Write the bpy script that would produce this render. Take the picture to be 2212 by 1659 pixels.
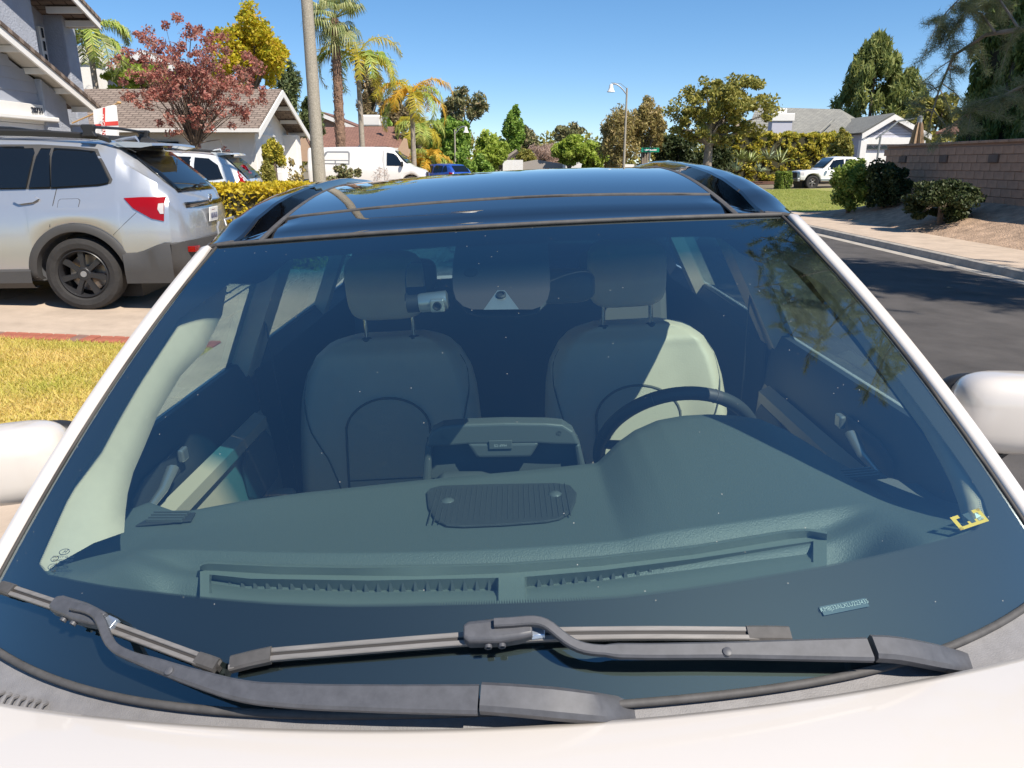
import bpy, bmesh, math, random
import numpy as np
from mathutils import Vector, Matrix, noise

# ------------------------------------------------------------------ camera, world, sun
S = bpy.context.scene
COL = S.collection
for o in list(bpy.data.objects): bpy.data.objects.remove(o)
R = math.radians
PITCH = R(16.575); FPX = 743.43; CAMZ = 1.70
cd = bpy.data.cameras.new('camera'); cam = bpy.data.objects.new('camera', cd); COL.objects.link(cam)
cam.location = (0, 0, CAMZ); cam.rotation_euler = (math.pi/2-PITCH, 0, 0)
cd.sensor_width = 36; cd.lens = FPX/1024*36; cd.clip_start = .02; cd.clip_end = 3000
S.camera = cam
AZ, EL = R(-46), R(51.5)                                   # sun azimuth from +X (negative: towards the viewer), elevation
TOSUN = Vector((math.cos(AZ)*math.cos(EL), math.sin(AZ)*math.cos(EL), math.sin(EL)))
W = bpy.data.worlds.new('World'); S.world = W; W.use_nodes = True
wn = W.node_tree.nodes; wl = W.node_tree.links
sky = wn.new('ShaderNodeTexSky'); sky.sky_type = 'NISHITA'; sky.sun_disc = False
sky.sun_elevation = EL; sky.sun_rotation = math.atan2(TOSUN.x, TOSUN.y)
sky.altitude = 100; sky.air_density = .62; sky.dust_density = 0; sky.ozone_density = 3.2
bg = wn['Background']; bg.inputs['Strength'].default_value = .15
gm = wn.new('ShaderNodeGamma'); gm.inputs[1].default_value = .72; wl.new(sky.outputs[0], gm.inputs[0])     # even tone, as a phone camera renders the sky
hs = wn.new('ShaderNodeHueSaturation'); hs.inputs['Saturation'].default_value = 1.38
wl.new(gm.outputs[0], hs.inputs['Color']); wl.new(hs.outputs[0], bg.inputs['Color'])
sd = bpy.data.lights.new('sun', 'SUN'); sd.energy = 4.3; sd.angle = R(.53); sd.color = (1, .92, .81)
so = bpy.data.objects.new('sun', sd); COL.objects.link(so); so.rotation_euler = TOSUN.to_track_quat('Z', 'Y').to_euler()
so.location = (20, -10, 40)
S.view_settings.view_transform = 'Standard'; S.view_settings.look = 'None'
S.view_settings.exposure = .76; S.view_settings.gamma = 1; S.view_settings.use_curve_mapping = False
S.render.resolution_x = 1024; S.render.resolution_y = 768
S.render.engine = 'CYCLES'
S.cycles.max_bounces = 10; S.cycles.transparent_max_bounces = 24; S.cycles.transmission_bounces = 8
S.cycles.caustics_reflective = False; S.cycles.caustics_refractive = False
rnd = random.Random(7); NP = np.random.RandomState(3)

# ------------------------------------------------------------------ layout helpers (photo measurements -> points at a real distance)
K = 1024/2212
CP, SP = math.cos(PITCH), math.sin(PITCH)
CAM = Vector((0, 0, CAMZ))
def ray(u, v):
    a = (u*K-512)/FPX; b = (384-v*K)/FPX
    return Vector((a, CP+b*SP, b*CP-SP))
def onX(u, v, X): d = ray(u, v); return CAM+d*(X/d.x)
def onY(u, v, Y): d = ray(u, v); return CAM+d*(Y/d.y)
def onZ(u, v, Z): d = ray(u, v); return CAM+d*((Z-CAMZ)/d.z)
def lerp(a, b, t): return a+(b-a)*t
def smooth(a, b, x):
    t = min(1, max(0, (x-a)/(b-a))); return t*t*(3-2*t)
def interp(xs, ys, x): return float(np.interp(x, xs, ys))

# ------------------------------------------------------------------ mesh helpers
class MB:
    def __init__(s): s.v = []; s.f = []
    def add(s, vs, fs):
        n = len(s.v); s.v += [tuple(p) for p in vs]; s.f += [tuple(i+n for i in f) for f in fs]; return s
    def box(s, c, d, m=None):
        x, y, z = d[0]/2, d[1]/2, d[2]/2
        P = [Vector(p) for p in ((-x,-y,-z),(x,-y,-z),(x,y,-z),(-x,y,-z),(-x,-y,z),(x,-y,z),(x,y,z),(-x,y,z))]
        if m is not None: P = [m @ p for p in P]
        c = Vector(c)
        return s.add([p+c for p in P], [(0,3,2,1),(4,5,6,7),(0,1,5,4),(1,2,6,5),(2,3,7,6),(3,0,4,7)])
    def tube(s, pts, rad, n=8, flat=1.0, up=None):
        pts = [Vector(p) for p in pts]
        if not hasattr(rad, '__len__'): rad = [rad]*len(pts)
        vs = []; fs = []; u = None
        for i, p in enumerate(pts):
            t = (pts[min(i+1, len(pts)-1)]-pts[max(i-1, 0)])
            if t.length < 1e-9: t = Vector((0,0,1))
            t.normalize()
            if u is None:
                u = Vector(up) if up else (Vector((0,0,1)) if abs(t.z) < .9 else Vector((1,0,0)))
            u = (u-t*u.dot(t))
            if u.length < 1e-6: u = t.orthogonal()
            u.normalize(); w = t.cross(u)
            for k in range(n):
                a = 2*math.pi*k/n
                vs.append(p+(u*math.cos(a)*flat+w*math.sin(a))*rad[i])
        m = len(pts)
        for i in range(m-1):
            for k in range(n):
                fs.append((i*n+k, i*n+(k+1) % n, (i+1)*n+(k+1) % n, (i+1)*n+k))
        fs.append(tuple(range(n-1, -1, -1))); fs.append(tuple(range((m-1)*n, m*n)))
        return s.add(vs, fs)
    def lathe(s, prof, m=None, n=24, close=True):          # prof: (r, z) about local z
        m = m or Matrix(); vs = []; fs = []
        for r, z in prof:
            for k in range(n):
                a = 2*math.pi*k/n; vs.append(m @ Vector((r*math.cos(a), r*math.sin(a), z)))
        q = len(prof)
        for i in range(q-1):
            for k in range(n): fs.append((i*n+k, i*n+(k+1) % n, (i+1)*n+(k+1) % n, (i+1)*n+k))
        if close: fs.append(tuple(range(n-1, -1, -1))); fs.append(tuple(range((q-1)*n, q*n)))
        return s.add(vs, fs)
    def loft(s, rows, closed=False, cap=False):
        n = len(rows[0]); vs = [p for r in rows for p in r]; fs = []
        for i in range(len(rows)-1):
            for k in range(n if closed else n-1):
                fs.append((i*n+k, i*n+(k+1) % n, (i+1)*n+(k+1) % n, (i+1)*n+k))
        if cap: fs.append(tuple(range(n-1, -1, -1))); fs.append(tuple(range((len(rows)-1)*n, len(rows)*n)))
        return s.add(vs, fs)
    def prism(s, poly, vec):
        vec = Vector(vec); n = len(poly); vs = [Vector(p) for p in poly]+[Vector(p)+vec for p in poly]
        fs = [tuple(range(n)), tuple(range(2*n-1, n-1, -1))]+[(i, n+i, n+(i+1) % n, (i+1) % n) for i in range(n)]
        return s.add(vs, fs)
    def build(s, name, mat, parent=None, sm=None, bev=0, seg=2, thick=0, recalc=True, sub=0):
        me = bpy.data.meshes.new(name); me.from_pydata([tuple(p) for p in s.v], [], s.f)
        if recalc:
            b = bmesh.new(); b.from_mesh(me); bmesh.ops.recalc_face_normals(b, faces=b.faces); b.to_mesh(me); b.free()
        if sm is not None:
            me.shade_smooth()
            if sm < 170: me.set_sharp_from_angle(angle=R(sm))
        return link(name, me, mat, parent, bev, seg, thick, sub)
def link(name, me, mat, parent=None, bev=0, seg=2, thick=0, sub=0):
    if mat is not None: me.materials.append(mat)
    o = bpy.data.objects.new(name, me); COL.objects.link(o)
    if parent is not None: o.parent = parent
    if sub: m = o.modifiers.new('s', 'SUBSURF'); m.levels = sub; m.render_levels = sub
    if thick: m = o.modifiers.new('t', 'SOLIDIFY'); m.thickness = thick; m.offset = -1
    if bev: m = o.modifiers.new('b', 'BEVEL'); m.width = bev; m.segments = seg; m.limit_method = 'ANGLE'; m.angle_limit = R(35); m.harden_normals = False
    return o
def quads(name, V, mat, parent=None, tri=False):           # V: (n,4,3) or (n,3,3) float array -> one fast mesh
    k = 3 if tri else 4; n = V.shape[0]; me = bpy.data.meshes.new(name)
    me.vertices.add(n*k); me.vertices.foreach_set('co', V.astype(np.float32).ravel())
    me.loops.add(n*k); me.loops.foreach_set('vertex_index', np.arange(n*k, dtype=np.int32))
    me.polygons.add(n); me.polygons.foreach_set('loop_start', np.arange(0, n*k, k, dtype=np.int32))
    me.update(calc_edges=True); me.validate()
    return link(name, me, mat, parent)
def thing(name, label, cat, loc=(0,0,0), rz=0, group=None):
    o = bpy.data.objects.new(name, None); COL.objects.link(o); o.location = loc; o.rotation_euler = (0,0,rz); o.empty_display_size = .2
    return tag(o, label, cat, group)
def tag(o, label, cat, group=None):
    o['label'] = label; o['category'] = cat
    if group: o['group'] = group
    return o
def struct(o): o['kind'] = 'structure'; return o
def stuff(o): o['kind'] = 'stuff'; return o
def copy_tree(o, parent=None):
    c = o.copy(); COL.objects.link(c); c.parent = parent
    for ch in list(o.children): copy_tree(ch, c)
    return c
def text(name, s, size, mat, M, parent=None, ext=.001, align='CENTER', shear=0):
    c = bpy.data.curves.new(name, 'FONT'); c.body = s; c.size = size; c.extrude = ext; c.align_x = align; c.align_y = 'CENTER'; c.shear = shear
    o = bpy.data.objects.new(name, c); COL.objects.link(o)
    dg = bpy.context.evaluated_depsgraph_get(); me = bpy.data.meshes.new_from_object(o.evaluated_get(dg))
    bpy.data.objects.remove(o); me.transform(M)
    me.materials.clear(); return link(name, me, mat, parent)
def frame_m(o, ex, ey):                                     # matrix with x axis ex, y axis ey, origin o
    ex = Vector(ex).normalized(); ey = Vector(ey); ey = (ey-ex*ey.dot(ex)).normalized(); ez = ex.cross(ey)
    return Matrix(((ex.x,ey.x,ez.x,o[0]),(ex.y,ey.y,ez.y,o[1]),(ex.z,ey.z,ez.z,o[2]),(0,0,0,1)))

# ------------------------------------------------------------------ materials
def setin(n, k, v):
    if k in n.inputs: n.inputs[k].default_value = v
def mat(name, col, rough=.6, metal=0, spec=.5, var=0, vs=6, bump=0, bs=40, coat=0, coatr=.03, col2=None, stretch=None, bdist=.01):
    m = bpy.data.materials.new(name); m.use_nodes = True; N = m.node_tree.nodes; L = m.node_tree.links
    p = N['Principled BSDF']; setin(p, 'Base Color', (*col, 1)); setin(p, 'Roughness', rough); setin(p, 'Metallic', metal)
    setin(p, 'Specular IOR Level', spec); setin(p, 'Coat Weight', coat); setin(p, 'Coat Roughness', coatr)
    if var or bump:
        tc = N.new('ShaderNodeTexCoord'); src = tc.outputs['Object']
        if stretch:
            mp = N.new('ShaderNodeMapping'); mp.inputs['Scale'].default_value = stretch; L.new(src, mp.inputs[0]); src = mp.outputs[0]
    if var:
        n1 = N.new('ShaderNodeTexNoise'); n1.inputs['Scale'].default_value = vs; n1.inputs['Detail'].default_value = 6; n1.inputs['Roughness'].default_value = .65
        L.new(src, n1.inputs['Vector'])
        rp = N.new('ShaderNodeValToRGB'); rp.color_ramp.elements[0].position = .3; rp.color_ramp.elements[1].position = .72
        c2 = col2 or tuple(max(0, c*(1-var)) for c in col)
        rp.color_ramp.elements[0].color = (*c2, 1); rp.color_ramp.elements[1].color = (*[min(1, c*(1+var*.5)) for c in col], 1)
        L.new(n1.outputs[0], rp.inputs[0]); L.new(rp.outputs[0], p.inputs['Base Color'])
    if bump:
        n2 = N.new('ShaderNodeTexNoise'); n2.inputs['Scale'].default_value = bs; n2.inputs['Detail'].default_value = 4; L.new(src, n2.inputs['Vector'])
        b = N.new('ShaderNodeBump'); b.inputs['Strength'].default_value = bump; b.inputs['Distance'].default_value = bdist
        L.new(n2.outputs[0], b.inputs['Height']); L.new(b.outputs[0], p.inputs['Normal'])
    return m
def leafmat(name, cols, trans=.35, rough=.55, patch=0):
    m = bpy.data.materials.new(name); m.use_nodes = True; N = m.node_tree.nodes; L = m.node_tree.links
    p = N['Principled BSDF']; g = N.new('ShaderNodeNewGeometry'); rp = N.new('ShaderNodeValToRGB'); e = rp.color_ramp.elements
    while len(e) < len(cols): e.new(.5)
    for i, c in enumerate(cols): e[i].position = i/(len(cols)-1); e[i].color = (*c, 1)
    if patch:                                               # patches of drier and greener growth
        tc = N.new('ShaderNodeTexCoord'); nz = N.new('ShaderNodeTexNoise'); nz.inputs['Scale'].default_value = patch; nz.inputs['Detail'].default_value = 5; L.new(tc.outputs['Object'], nz.inputs['Vector'])
        mr = N.new('ShaderNodeMapRange'); mr.inputs[1].default_value = .33; mr.inputs[2].default_value = .67; L.new(nz.outputs[0], mr.inputs[0])
        mm = N.new('ShaderNodeMath'); mm.operation = 'MULTIPLY_ADD'; mm.inputs[1].default_value = .45; L.new(g.outputs['Random Per Island'], mm.inputs[0])
        m3 = N.new('ShaderNodeMath'); m3.operation = 'MULTIPLY'; m3.inputs[1].default_value = .55; L.new(mr.outputs[0], m3.inputs[0]); L.new(m3.outputs[0], mm.inputs[2]); L.new(mm.outputs[0], rp.inputs[0])
    else: L.new(g.outputs['Random Per Island'], rp.inputs[0])
    L.new(rp.outputs[0], p.inputs['Base Color'])
    setin(p, 'Roughness', rough); setin(p, 'Specular IOR Level', .3)
    t = N.new('ShaderNodeBsdfTranslucent'); L.new(rp.outputs[0], t.inputs[0]); mx = N.new('ShaderNodeMixShader'); mx.inputs[0].default_value = trans
    L.new(p.outputs[0], mx.inputs[1]); L.new(t.outputs[0], mx.inputs[2]); L.new(mx.outputs[0], N['Material Output'].inputs[0])
    return m
def glassmat(name, tint, k=1.8, ior=1.5, rough=0.0, dust=0):
    m = bpy.data.materials.new(name); m.use_nodes = True; N = m.node_tree.nodes; L = m.node_tree.links; N.remove(N['Principled BSDF'])
    t = N.new('ShaderNodeBsdfTransparent'); t.inputs[0].default_value = (*tint, 1)
    g = N.new('ShaderNodeBsdfGlossy'); g.inputs['Roughness'].default_value = rough; g.inputs['Color'].default_value = (.80,.96,1,1)
    f = N.new('ShaderNodeFresnel'); ge = N.new('ShaderNodeNewGeometry'); mi = N.new('ShaderNodeMapRange'); L.new(ge.outputs['Backfacing'], mi.inputs[0])
    mi.inputs[3].default_value = ior; mi.inputs[4].default_value = 1/ior; L.new(mi.outputs[0], f.inputs[0])   # a thin pane reflects alike from both sides
    mu = N.new('ShaderNodeMath'); mu.operation = 'MULTIPLY'; mu.use_clamp = True; mu.inputs[1].default_value = k; L.new(f.outputs[0], mu.inputs[0])
    mx = N.new('ShaderNodeMixShader'); L.new(mu.outputs[0], mx.inputs[0]); L.new(t.outputs[0], mx.inputs[1]); L.new(g.outputs[0], mx.inputs[2])
    out = mx
    if dust:                                                # fine settled dust and specks on the pane
        d = N.new('ShaderNodeBsdfDiffuse'); d.inputs[0].default_value = (.62, .58, .52, 1)
        tc = N.new('ShaderNodeTexCoord'); vo = N.new('ShaderNodeTexVoronoi'); vo.inputs['Scale'].default_value = 85; L.new(tc.outputs['Object'], vo.inputs['Vector'])
        lt = N.new('ShaderNodeMath'); lt.operation = 'LESS_THAN'; lt.inputs[1].default_value = .062; L.new(vo.outputs['Distance'], lt.inputs[0])
        sp = N.new('ShaderNodeSeparateColor'); L.new(vo.outputs['Color'], sp.inputs[0])
        gt = N.new('ShaderNodeMath'); gt.operation = 'GREATER_THAN'; gt.inputs[1].default_value = .89; L.new(sp.outputs[0], gt.inputs[0])
        mm = N.new('ShaderNodeMath'); mm.operation = 'MULTIPLY'; L.new(lt.outputs[0], mm.inputs[0]); L.new(gt.outputs[0], mm.inputs[1])
        nz = N.new('ShaderNodeTexNoise'); nz.inputs['Scale'].default_value = 5; nz.inputs['Detail'].default_value = 8; L.new(tc.outputs['Object'], nz.inputs['Vector'])
        pw = N.new('ShaderNodeMath'); pw.operation = 'MULTIPLY'; pw.inputs[1].default_value = dust; L.new(nz.outputs[0], pw.inputs[0])
        ad = N.new('ShaderNodeMath'); ad.operation = 'MULTIPLY_ADD'; ad.use_clamp = True; ad.inputs[1].default_value = .5; L.new(mm.outputs[0], ad.inputs[0]); L.new(pw.outputs[0], ad.inputs[2])
        m2 = N.new('ShaderNodeMixShader'); L.new(ad.outputs[0], m2.inputs[0]); L.new(mx.outputs[0], m2.inputs[1]); L.new(d.outputs[0], m2.inputs[2]); out = m2
    L.new(out.outputs[0], N['Material Output'].inputs[0])
    return m
def brickmat(name, c1, c2, cm, scale, bw, bh, mortar=.02, bump=.5, rough=.9, rot=None):
    m = mat(name, c1, rough); N = m.node_tree.nodes; L = m.node_tree.links; p = N['Principled BSDF']
    tc = N.new('ShaderNodeTexCoord'); mp = N.new('ShaderNodeMapping'); L.new(tc.outputs['Object'], mp.inputs[0])
    if rot: mp.inputs['Rotation'].default_value = rot
    b = N.new('ShaderNodeTexBrick'); L.new(mp.outputs[0], b.inputs[0])
    b.inputs['Color1'].default_value = (*c1, 1); b.inputs['Color2'].default_value = (*c2, 1); b.inputs['Mortar'].default_value = (*cm, 1)
    b.inputs['Scale'].default_value = scale; b.inputs['Brick Width'].default_value = bw; b.inputs['Row Height'].default_value = bh; b.inputs['Mortar Size'].default_value = mortar
    L.new(b.outputs[0], p.inputs['Base Color']); bp = N.new('ShaderNodeBump'); bp.inputs['Strength'].default_value = bump; bp.inputs['Distance'].default_value = .02; bp.invert = True
    L.new(b.outputs['Fac'], bp.inputs['Height']); L.new(bp.outputs[0], p.inputs['Normal'])
    return m
M = {}
M['asphalt'] = mat('asphalt', (.080,.072,.067), .85, var=.45, vs=1.2, bump=.6, bs=180)
M['concrete'] = mat('concrete', (.47,.375,.29), .9, var=.22, vs=2.5, bump=.3, bs=60)
M['kerb'] = mat('kerb_concrete', (.38,.345,.30), .9, var=.3, vs=5, bump=.3, bs=50)
M['dirt'] = mat('dry_dirt', (.46,.32,.22), .95, var=.45, vs=4, bump=.8, bs=30, bdist=.04)
M['ground'] = mat('ground_soil', (.22,.18,.12), .95, var=.4, vs=.4)
M['lawn'] = mat('lawn_soil', (.36,.31,.09), .95, var=.5, vs=6, col2=(.48,.35,.14), bump=.7, bs=50, bdist=.03)
M['greenlawn'] = mat('green_lawn', (.26,.30,.06), .95, var=.35, vs=1.5, col2=(.28,.25,.07), bump=.8, bs=60, bdist=.03)
M['mulch'] = mat('brown_mulch', (.13,.06,.04), .95, var=.5, vs=8, bump=.8, bs=20, bdist=.05)
M['brickred'] = mat('red_brick', (.36,.115,.07), .85, var=.3, vs=9, bump=.4, bs=60)
M['brickdark'] = mat('grey_brown_brick', (.24,.14,.11), .85, var=.3, vs=9, bump=.4, bs=60)
M['block'] = mat('tan_wall_block', (.44,.275,.185), .92, var=.28, vs=3, bump=.5, bs=45)
M['blockdark'] = mat('dark_wall_block', (.17,.125,.10), .92, var=.3, vs=4, bump=.5, bs=45)
M['mortar'] = mat('wall_mortar', (.30,.19,.135), .95)
M['white'] = mat('white_trim_paint', (.78,.76,.72), .55, var=.06, vs=3)
M['stuccogrey'] = mat('grey_stucco', (.36,.385,.44), .9, var=.1, vs=4, bump=.9, bs=25, bdist=.02)
M['siding'] = mat('grey_siding', (.35,.375,.43), .75, var=.06, vs=3)
M['stuccowhite'] = mat('white_stucco', (.84,.81,.76), .9, var=.06, vs=3, bump=.5, bs=25)
M['stuccotan'] = mat('tan_stucco', (.52,.36,.25), .9, var=.08)
M['lavender'] = mat('lavender_stucco', (.50,.50,.56), .9, var=.06)
M['shingle'] = brickmat('brown_roof_shingle', (.27,.21,.17), (.20,.155,.125), (.10,.075,.06), 1, .32, .16, .018, .7)
M['shinglegrey'] = brickmat('grey_roof_shingle', (.27,.265,.235), (.21,.205,.185), (.12,.12,.11), 1, .4, .2, .018, .5)
M['shinglered'] = brickmat('redbrown_roof_shingle', (.25,.13,.095), (.20,.10,.075), (.11,.06,.045), 1, .4, .2, .018, .5)
M['rooftile'] = mat('clay_roof_tile', (.40,.20,.13), .9, var=.3, vs=6)
M['soffit'] = mat('soffit_paint', (.55,.52,.47), .8)
M['darkwin'] = mat('dark_window_glass', (.012,.016,.02), .05, spec=.6)
M['carglass'] = mat('tinted_car_glass', (.006,.008,.011), .04, spec=.7)
M['bark'] = mat('tree_bark', (.16,.12,.09), .95, var=.4, vs=8, bump=.8, bs=12, bdist=.03)
M['barkgrey'] = mat('pale_bark', (.30,.25,.20), .95, var=.35, vs=6, bump=.6, bs=12, bdist=.03)
M['palmbark'] = mat('palm_bark', (.27,.165,.11), .95, var=.5, vs=5, bump=1, bs=14, bdist=.06)
M['palmgrey'] = mat('queen_palm_bark', (.36,.31,.25), .9, var=.3, vs=5, bump=.5, bs=10, stretch=(1,1,4))
M['poleconc'] = mat('speckled_concrete_pole', (.40,.36,.29), .9, var=.45, vs=60, bump=.5, bs=120)
M['lampwhite'] = mat('lamp_shade_white', (.75,.74,.70), .45)
M['metalgrey'] = mat('grey_metal', (.35,.35,.35), .45, metal=.6)
M['wood'] = mat('pale_wood', (.50,.30,.12), .6)
M['flagred'] = mat('flag_red', (.62,.06,.05), .8)
M['flagwhite'] = mat('flag_white', (.80,.78,.76), .8)
M['flagblue'] = mat('flag_navy', (.03,.05,.16), .8)
M['black'] = mat('black_plastic', (.018,.018,.019), .5)
M['rubber'] = mat('tyre_rubber', (.028,.026,.025), .85, var=.3, vs=12, bump=.4, bs=40)
M['rim'] = mat('matt_black_rim', (.02,.02,.022), .4)
M['alloy'] = mat('grey_alloy', (.32,.28,.26), .35, metal=.8)
M['chrome'] = mat('chrome', (.7,.7,.7), .12, metal=1)
M['silver'] = mat('silver_car_paint', (.47,.49,.525), .30, metal=.6, coat=1, coatr=.04, var=.03, vs=2)
M['carwhite'] = mat('white_car_paint', (.82,.80,.775), .35, coat=1, coatr=.03)
M['hoodwhite'] = mat('pearl_white_car_paint', (.63,.585,.54), .3, coat=1, coatr=.03)
M['offwhite'] = mat('aged_white_car_paint', (.74,.73,.70), .4, coat=.5, var=.06, vs=2)
M['carblue'] = mat('blue_car_paint', (.02,.07,.36), .3, coat=1)
M['pearlgrey'] = mat('pale_silver_car_paint', (.66,.68,.68), .3, metal=.25, coat=1)
M['cladding'] = mat('dark_grey_cladding', (.055,.053,.052), .6, var=.12, vs=4)
M['lightred'] = mat('red_light_lens', (.25,.002,.004), .12, spec=.4)
M['lightdark'] = mat('dark_red_lens', (.06,.004,.006), .08, spec=.8, coat=1)
M['lightclear'] = mat('clear_light_lens', (.50,.46,.44), .12, spec=.8, coat=1)
M['signgreen'] = mat('street_sign_green', (.0,.22,.12), .5)
M['plate'] = mat('number_plate_white', (.75,.75,.73), .5)
M['plateink'] = mat('number_plate_ink', (.05,.06,.14), .6)
M['umbrella'] = mat('tan_umbrella_cloth', (.33,.22,.14), .9, var=.2, vs=8)

# ------------------------------------------------------------------ the parked white car in front of the camera
M['wsglass'] = glassmat('windscreen_glass', (.77,.92,.89), 3.6, 1.52, 0, .005)
# shade band along the top of the windscreen: the glass itself is tinted blue-green there
_n = M['wsglass'].node_tree.nodes; _l = M['wsglass'].node_tree.links
_tc = _n.new('ShaderNodeTexCoord'); _sx = _n.new('ShaderNodeSeparateXYZ'); _l.new(_tc.outputs['Object'], _sx.inputs[0])
_mr = _n.new('ShaderNodeMapRange'); _mr.inputs[1].default_value = 1.435; _mr.inputs[2].default_value = 1.475; _l.new(_sx.outputs[2], _mr.inputs[0])
_mx = _n.new('ShaderNodeMix'); _mx.data_type = 'RGBA'; _mx.inputs[6].default_value = (.77,.92,.89,1); _mx.inputs[7].default_value = (.05,.26,.36,1)
_l.new(_mr.outputs[0], _mx.inputs[0])
_l.new(_mx.outputs[2], [x for x in _n if x.type == 'BSDF_TRANSPARENT'][0].inputs[0])
M['sideglass'] = glassmat('side_window_glass', (.80,.92,.84), 1.6)
M['privacy'] = glassmat('privacy_glass', (.30,.33,.34), 1.6)
M['frit'] = mat('ceramic_border_black', (.008,.008,.009), .6)
M['fritgrey'] = mat('sensor_cover_brown', (.05,.04,.04), .6)
M['roofblack'] = mat('black_roof_glass', (.004,.004,.005), .02, spec=.65, coat=.6, coatr=.01)
M['gloss'] = mat('gloss_black_paint', (.006,.006,.007), .07, spec=.6, coat=.5)
M['seal'] = mat('weathered_rubber_seal', (.078,.074,.072), .7, var=.3, vs=40)
M['cowl'] = mat('grey_cowl_plastic', (.21,.205,.21), .6, var=.2, vs=30, bump=.5, bs=600, bdist=.002)
M['wiper'] = mat('faded_wiper_arm', (.075,.077,.087), .5, var=.25, vs=60)
M['blade'] = mat('wiper_blade_plastic', (.19,.18,.172), .5, var=.25, vs=50, stretch=(.3,4,4))
M['bladedark'] = mat('wiper_rubber', (.04,.036,.034), .7)
M['steel'] = mat('bare_blue_steel', (.45,.52,.62), .3, metal=.7, var=.2, vs=80)
M['dash'] = mat('dashboard_vinyl', (.095,.112,.108), .5, bump=.55, bs=420, bdist=.002, spec=.55)
M['dashsm'] = mat('dashboard_plastic', (.09,.10,.10), .42, bump=.2, bs=500, bdist=.001)
M['vent'] = mat('vent_vinyl', (.15,.17,.155), .36, bump=.5, bs=650, bdist=.002, spec=.8)
M['grille'] = mat('speaker_mesh', (.05,.055,.057), .5, bump=1, bs=700, bdist=.003)
M['leather'] = mat('grey_beige_leather', (.56,.485,.39), .5, bump=.25, bs=300, bdist=.002, var=.06, vs=10)
M['perf'] = mat('perforated_leather', (.47,.42,.345), .55, bump=.8, bs=480, bdist=.002)
M['seam'] = mat('leather_seam', (.10,.095,.085), .8)
M['fabric'] = mat('pillar_fabric', (.60,.49,.38), .95, bump=.6, bs=900, bdist=.001, var=.05, vs=40)
M['beige'] = mat('beige_door_plastic', (.46,.38,.29), .55, bump=.2, bs=400, bdist=.001)
M['intdark'] = mat('dark_interior_plastic', (.035,.037,.04), .55)
M['intgrey'] = mat('dark_grey_upholstery', (.10,.098,.095), .8)
M['satin'] = mat('satin_silver_plastic', (.5,.5,.49), .28, metal=.8)
M['stickery'] = mat('sticker_yellow', (.85,.50,.03), .5)
M['stickerc'] = mat('sticker_pale', (.70,.78,.70), .5)
M['stickerd'] = mat('sticker_dark', (.06,.075,.08), .4)
M['etch'] = mat('glass_print', (.03,.035,.05), .6)
M['vinw'] = mat('vin_white', (.42,.44,.44), .5)

ROLL, YAW = R(3.0535), R(.1486)
CAR = Matrix.Translation((-.0155, .718, CAMZ-1.655)) @ Matrix.Rotation(YAW, 4, 'Z') @ Matrix.Translation((0,0,1.3)) @ Matrix.Rotation(-ROLL, 4, 'Y') @ Matrix.Translation((0,0,-1.3))
CINV = CAR.inverted(); CO = CINV @ CAM; C3 = CINV.to_3x3()
car = thing('parked_car', 'white compact SUV with black roof seen from over its hood', 'car')
car.matrix_world = CAR
def cray(u, v): return CO, (C3 @ ray(u, v))
def c_pl(u, v, ax, val): o, d = cray(u, v); return o+d*((val-o[ax])/d[ax])
WL, WR_, WSB, WST, WH, WD = .9327, R(30.991), .3191, .1564, .0294, .0375
WN = Vector((0, -math.sin(WR_), math.cos(WR_)))
def WS(x, v): return Vector((x, v*WL*math.cos(WR_)+lerp(WSB, WST, v)*x*x, 1.05+v*WL*math.sin(WR_)+4*WH*v*(1-v)-WD*x*x))
def xs(v): return lerp(.7898, .587, v)
def vb(x): return -.0873*x*x+.2311*x**4
def ws_v(x, z):
    b = WL*math.sin(WR_)+4*WH; a = -4*WH; c = 1.05-WD*x*x-z
    return (-b+math.sqrt(max(0, b*b-4*a*c)))/(2*a)
def cw(u, v, off=0):                                        # where the line of sight meets the windscreen surface (offset outwards by off)
    o, d = cray(u, v); o = o-WN*off
    def g(t):
        p = o+d*t; return p.y-WS(p.x, ws_v(p.x, p.z)).y
    a, b = .2, 4.0
    for _ in range(60):
        m = (a+b)/2
        if g(m) < 0: a = m
        else: b = m
    return o+d*a+WN*off
def cxv(u, v): p = cw(u, v); return p.x, ws_v(p.x, p.z)

# glass
NX, NV = 40, 26
rows = []
for j in range(NV+1):
    t = j/NV; row = []
    for i in range(NX+1):
        s = i/NX*2-1; v = t
        for _ in range(4): v = lerp(vb(s*xs(v)), 1, t)
        row.append(WS(s*xs(v), v))
    rows.append(row)
MB().loft(rows).build('windscreen', M['wsglass'], car, sm=180, recalc=False)
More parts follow.
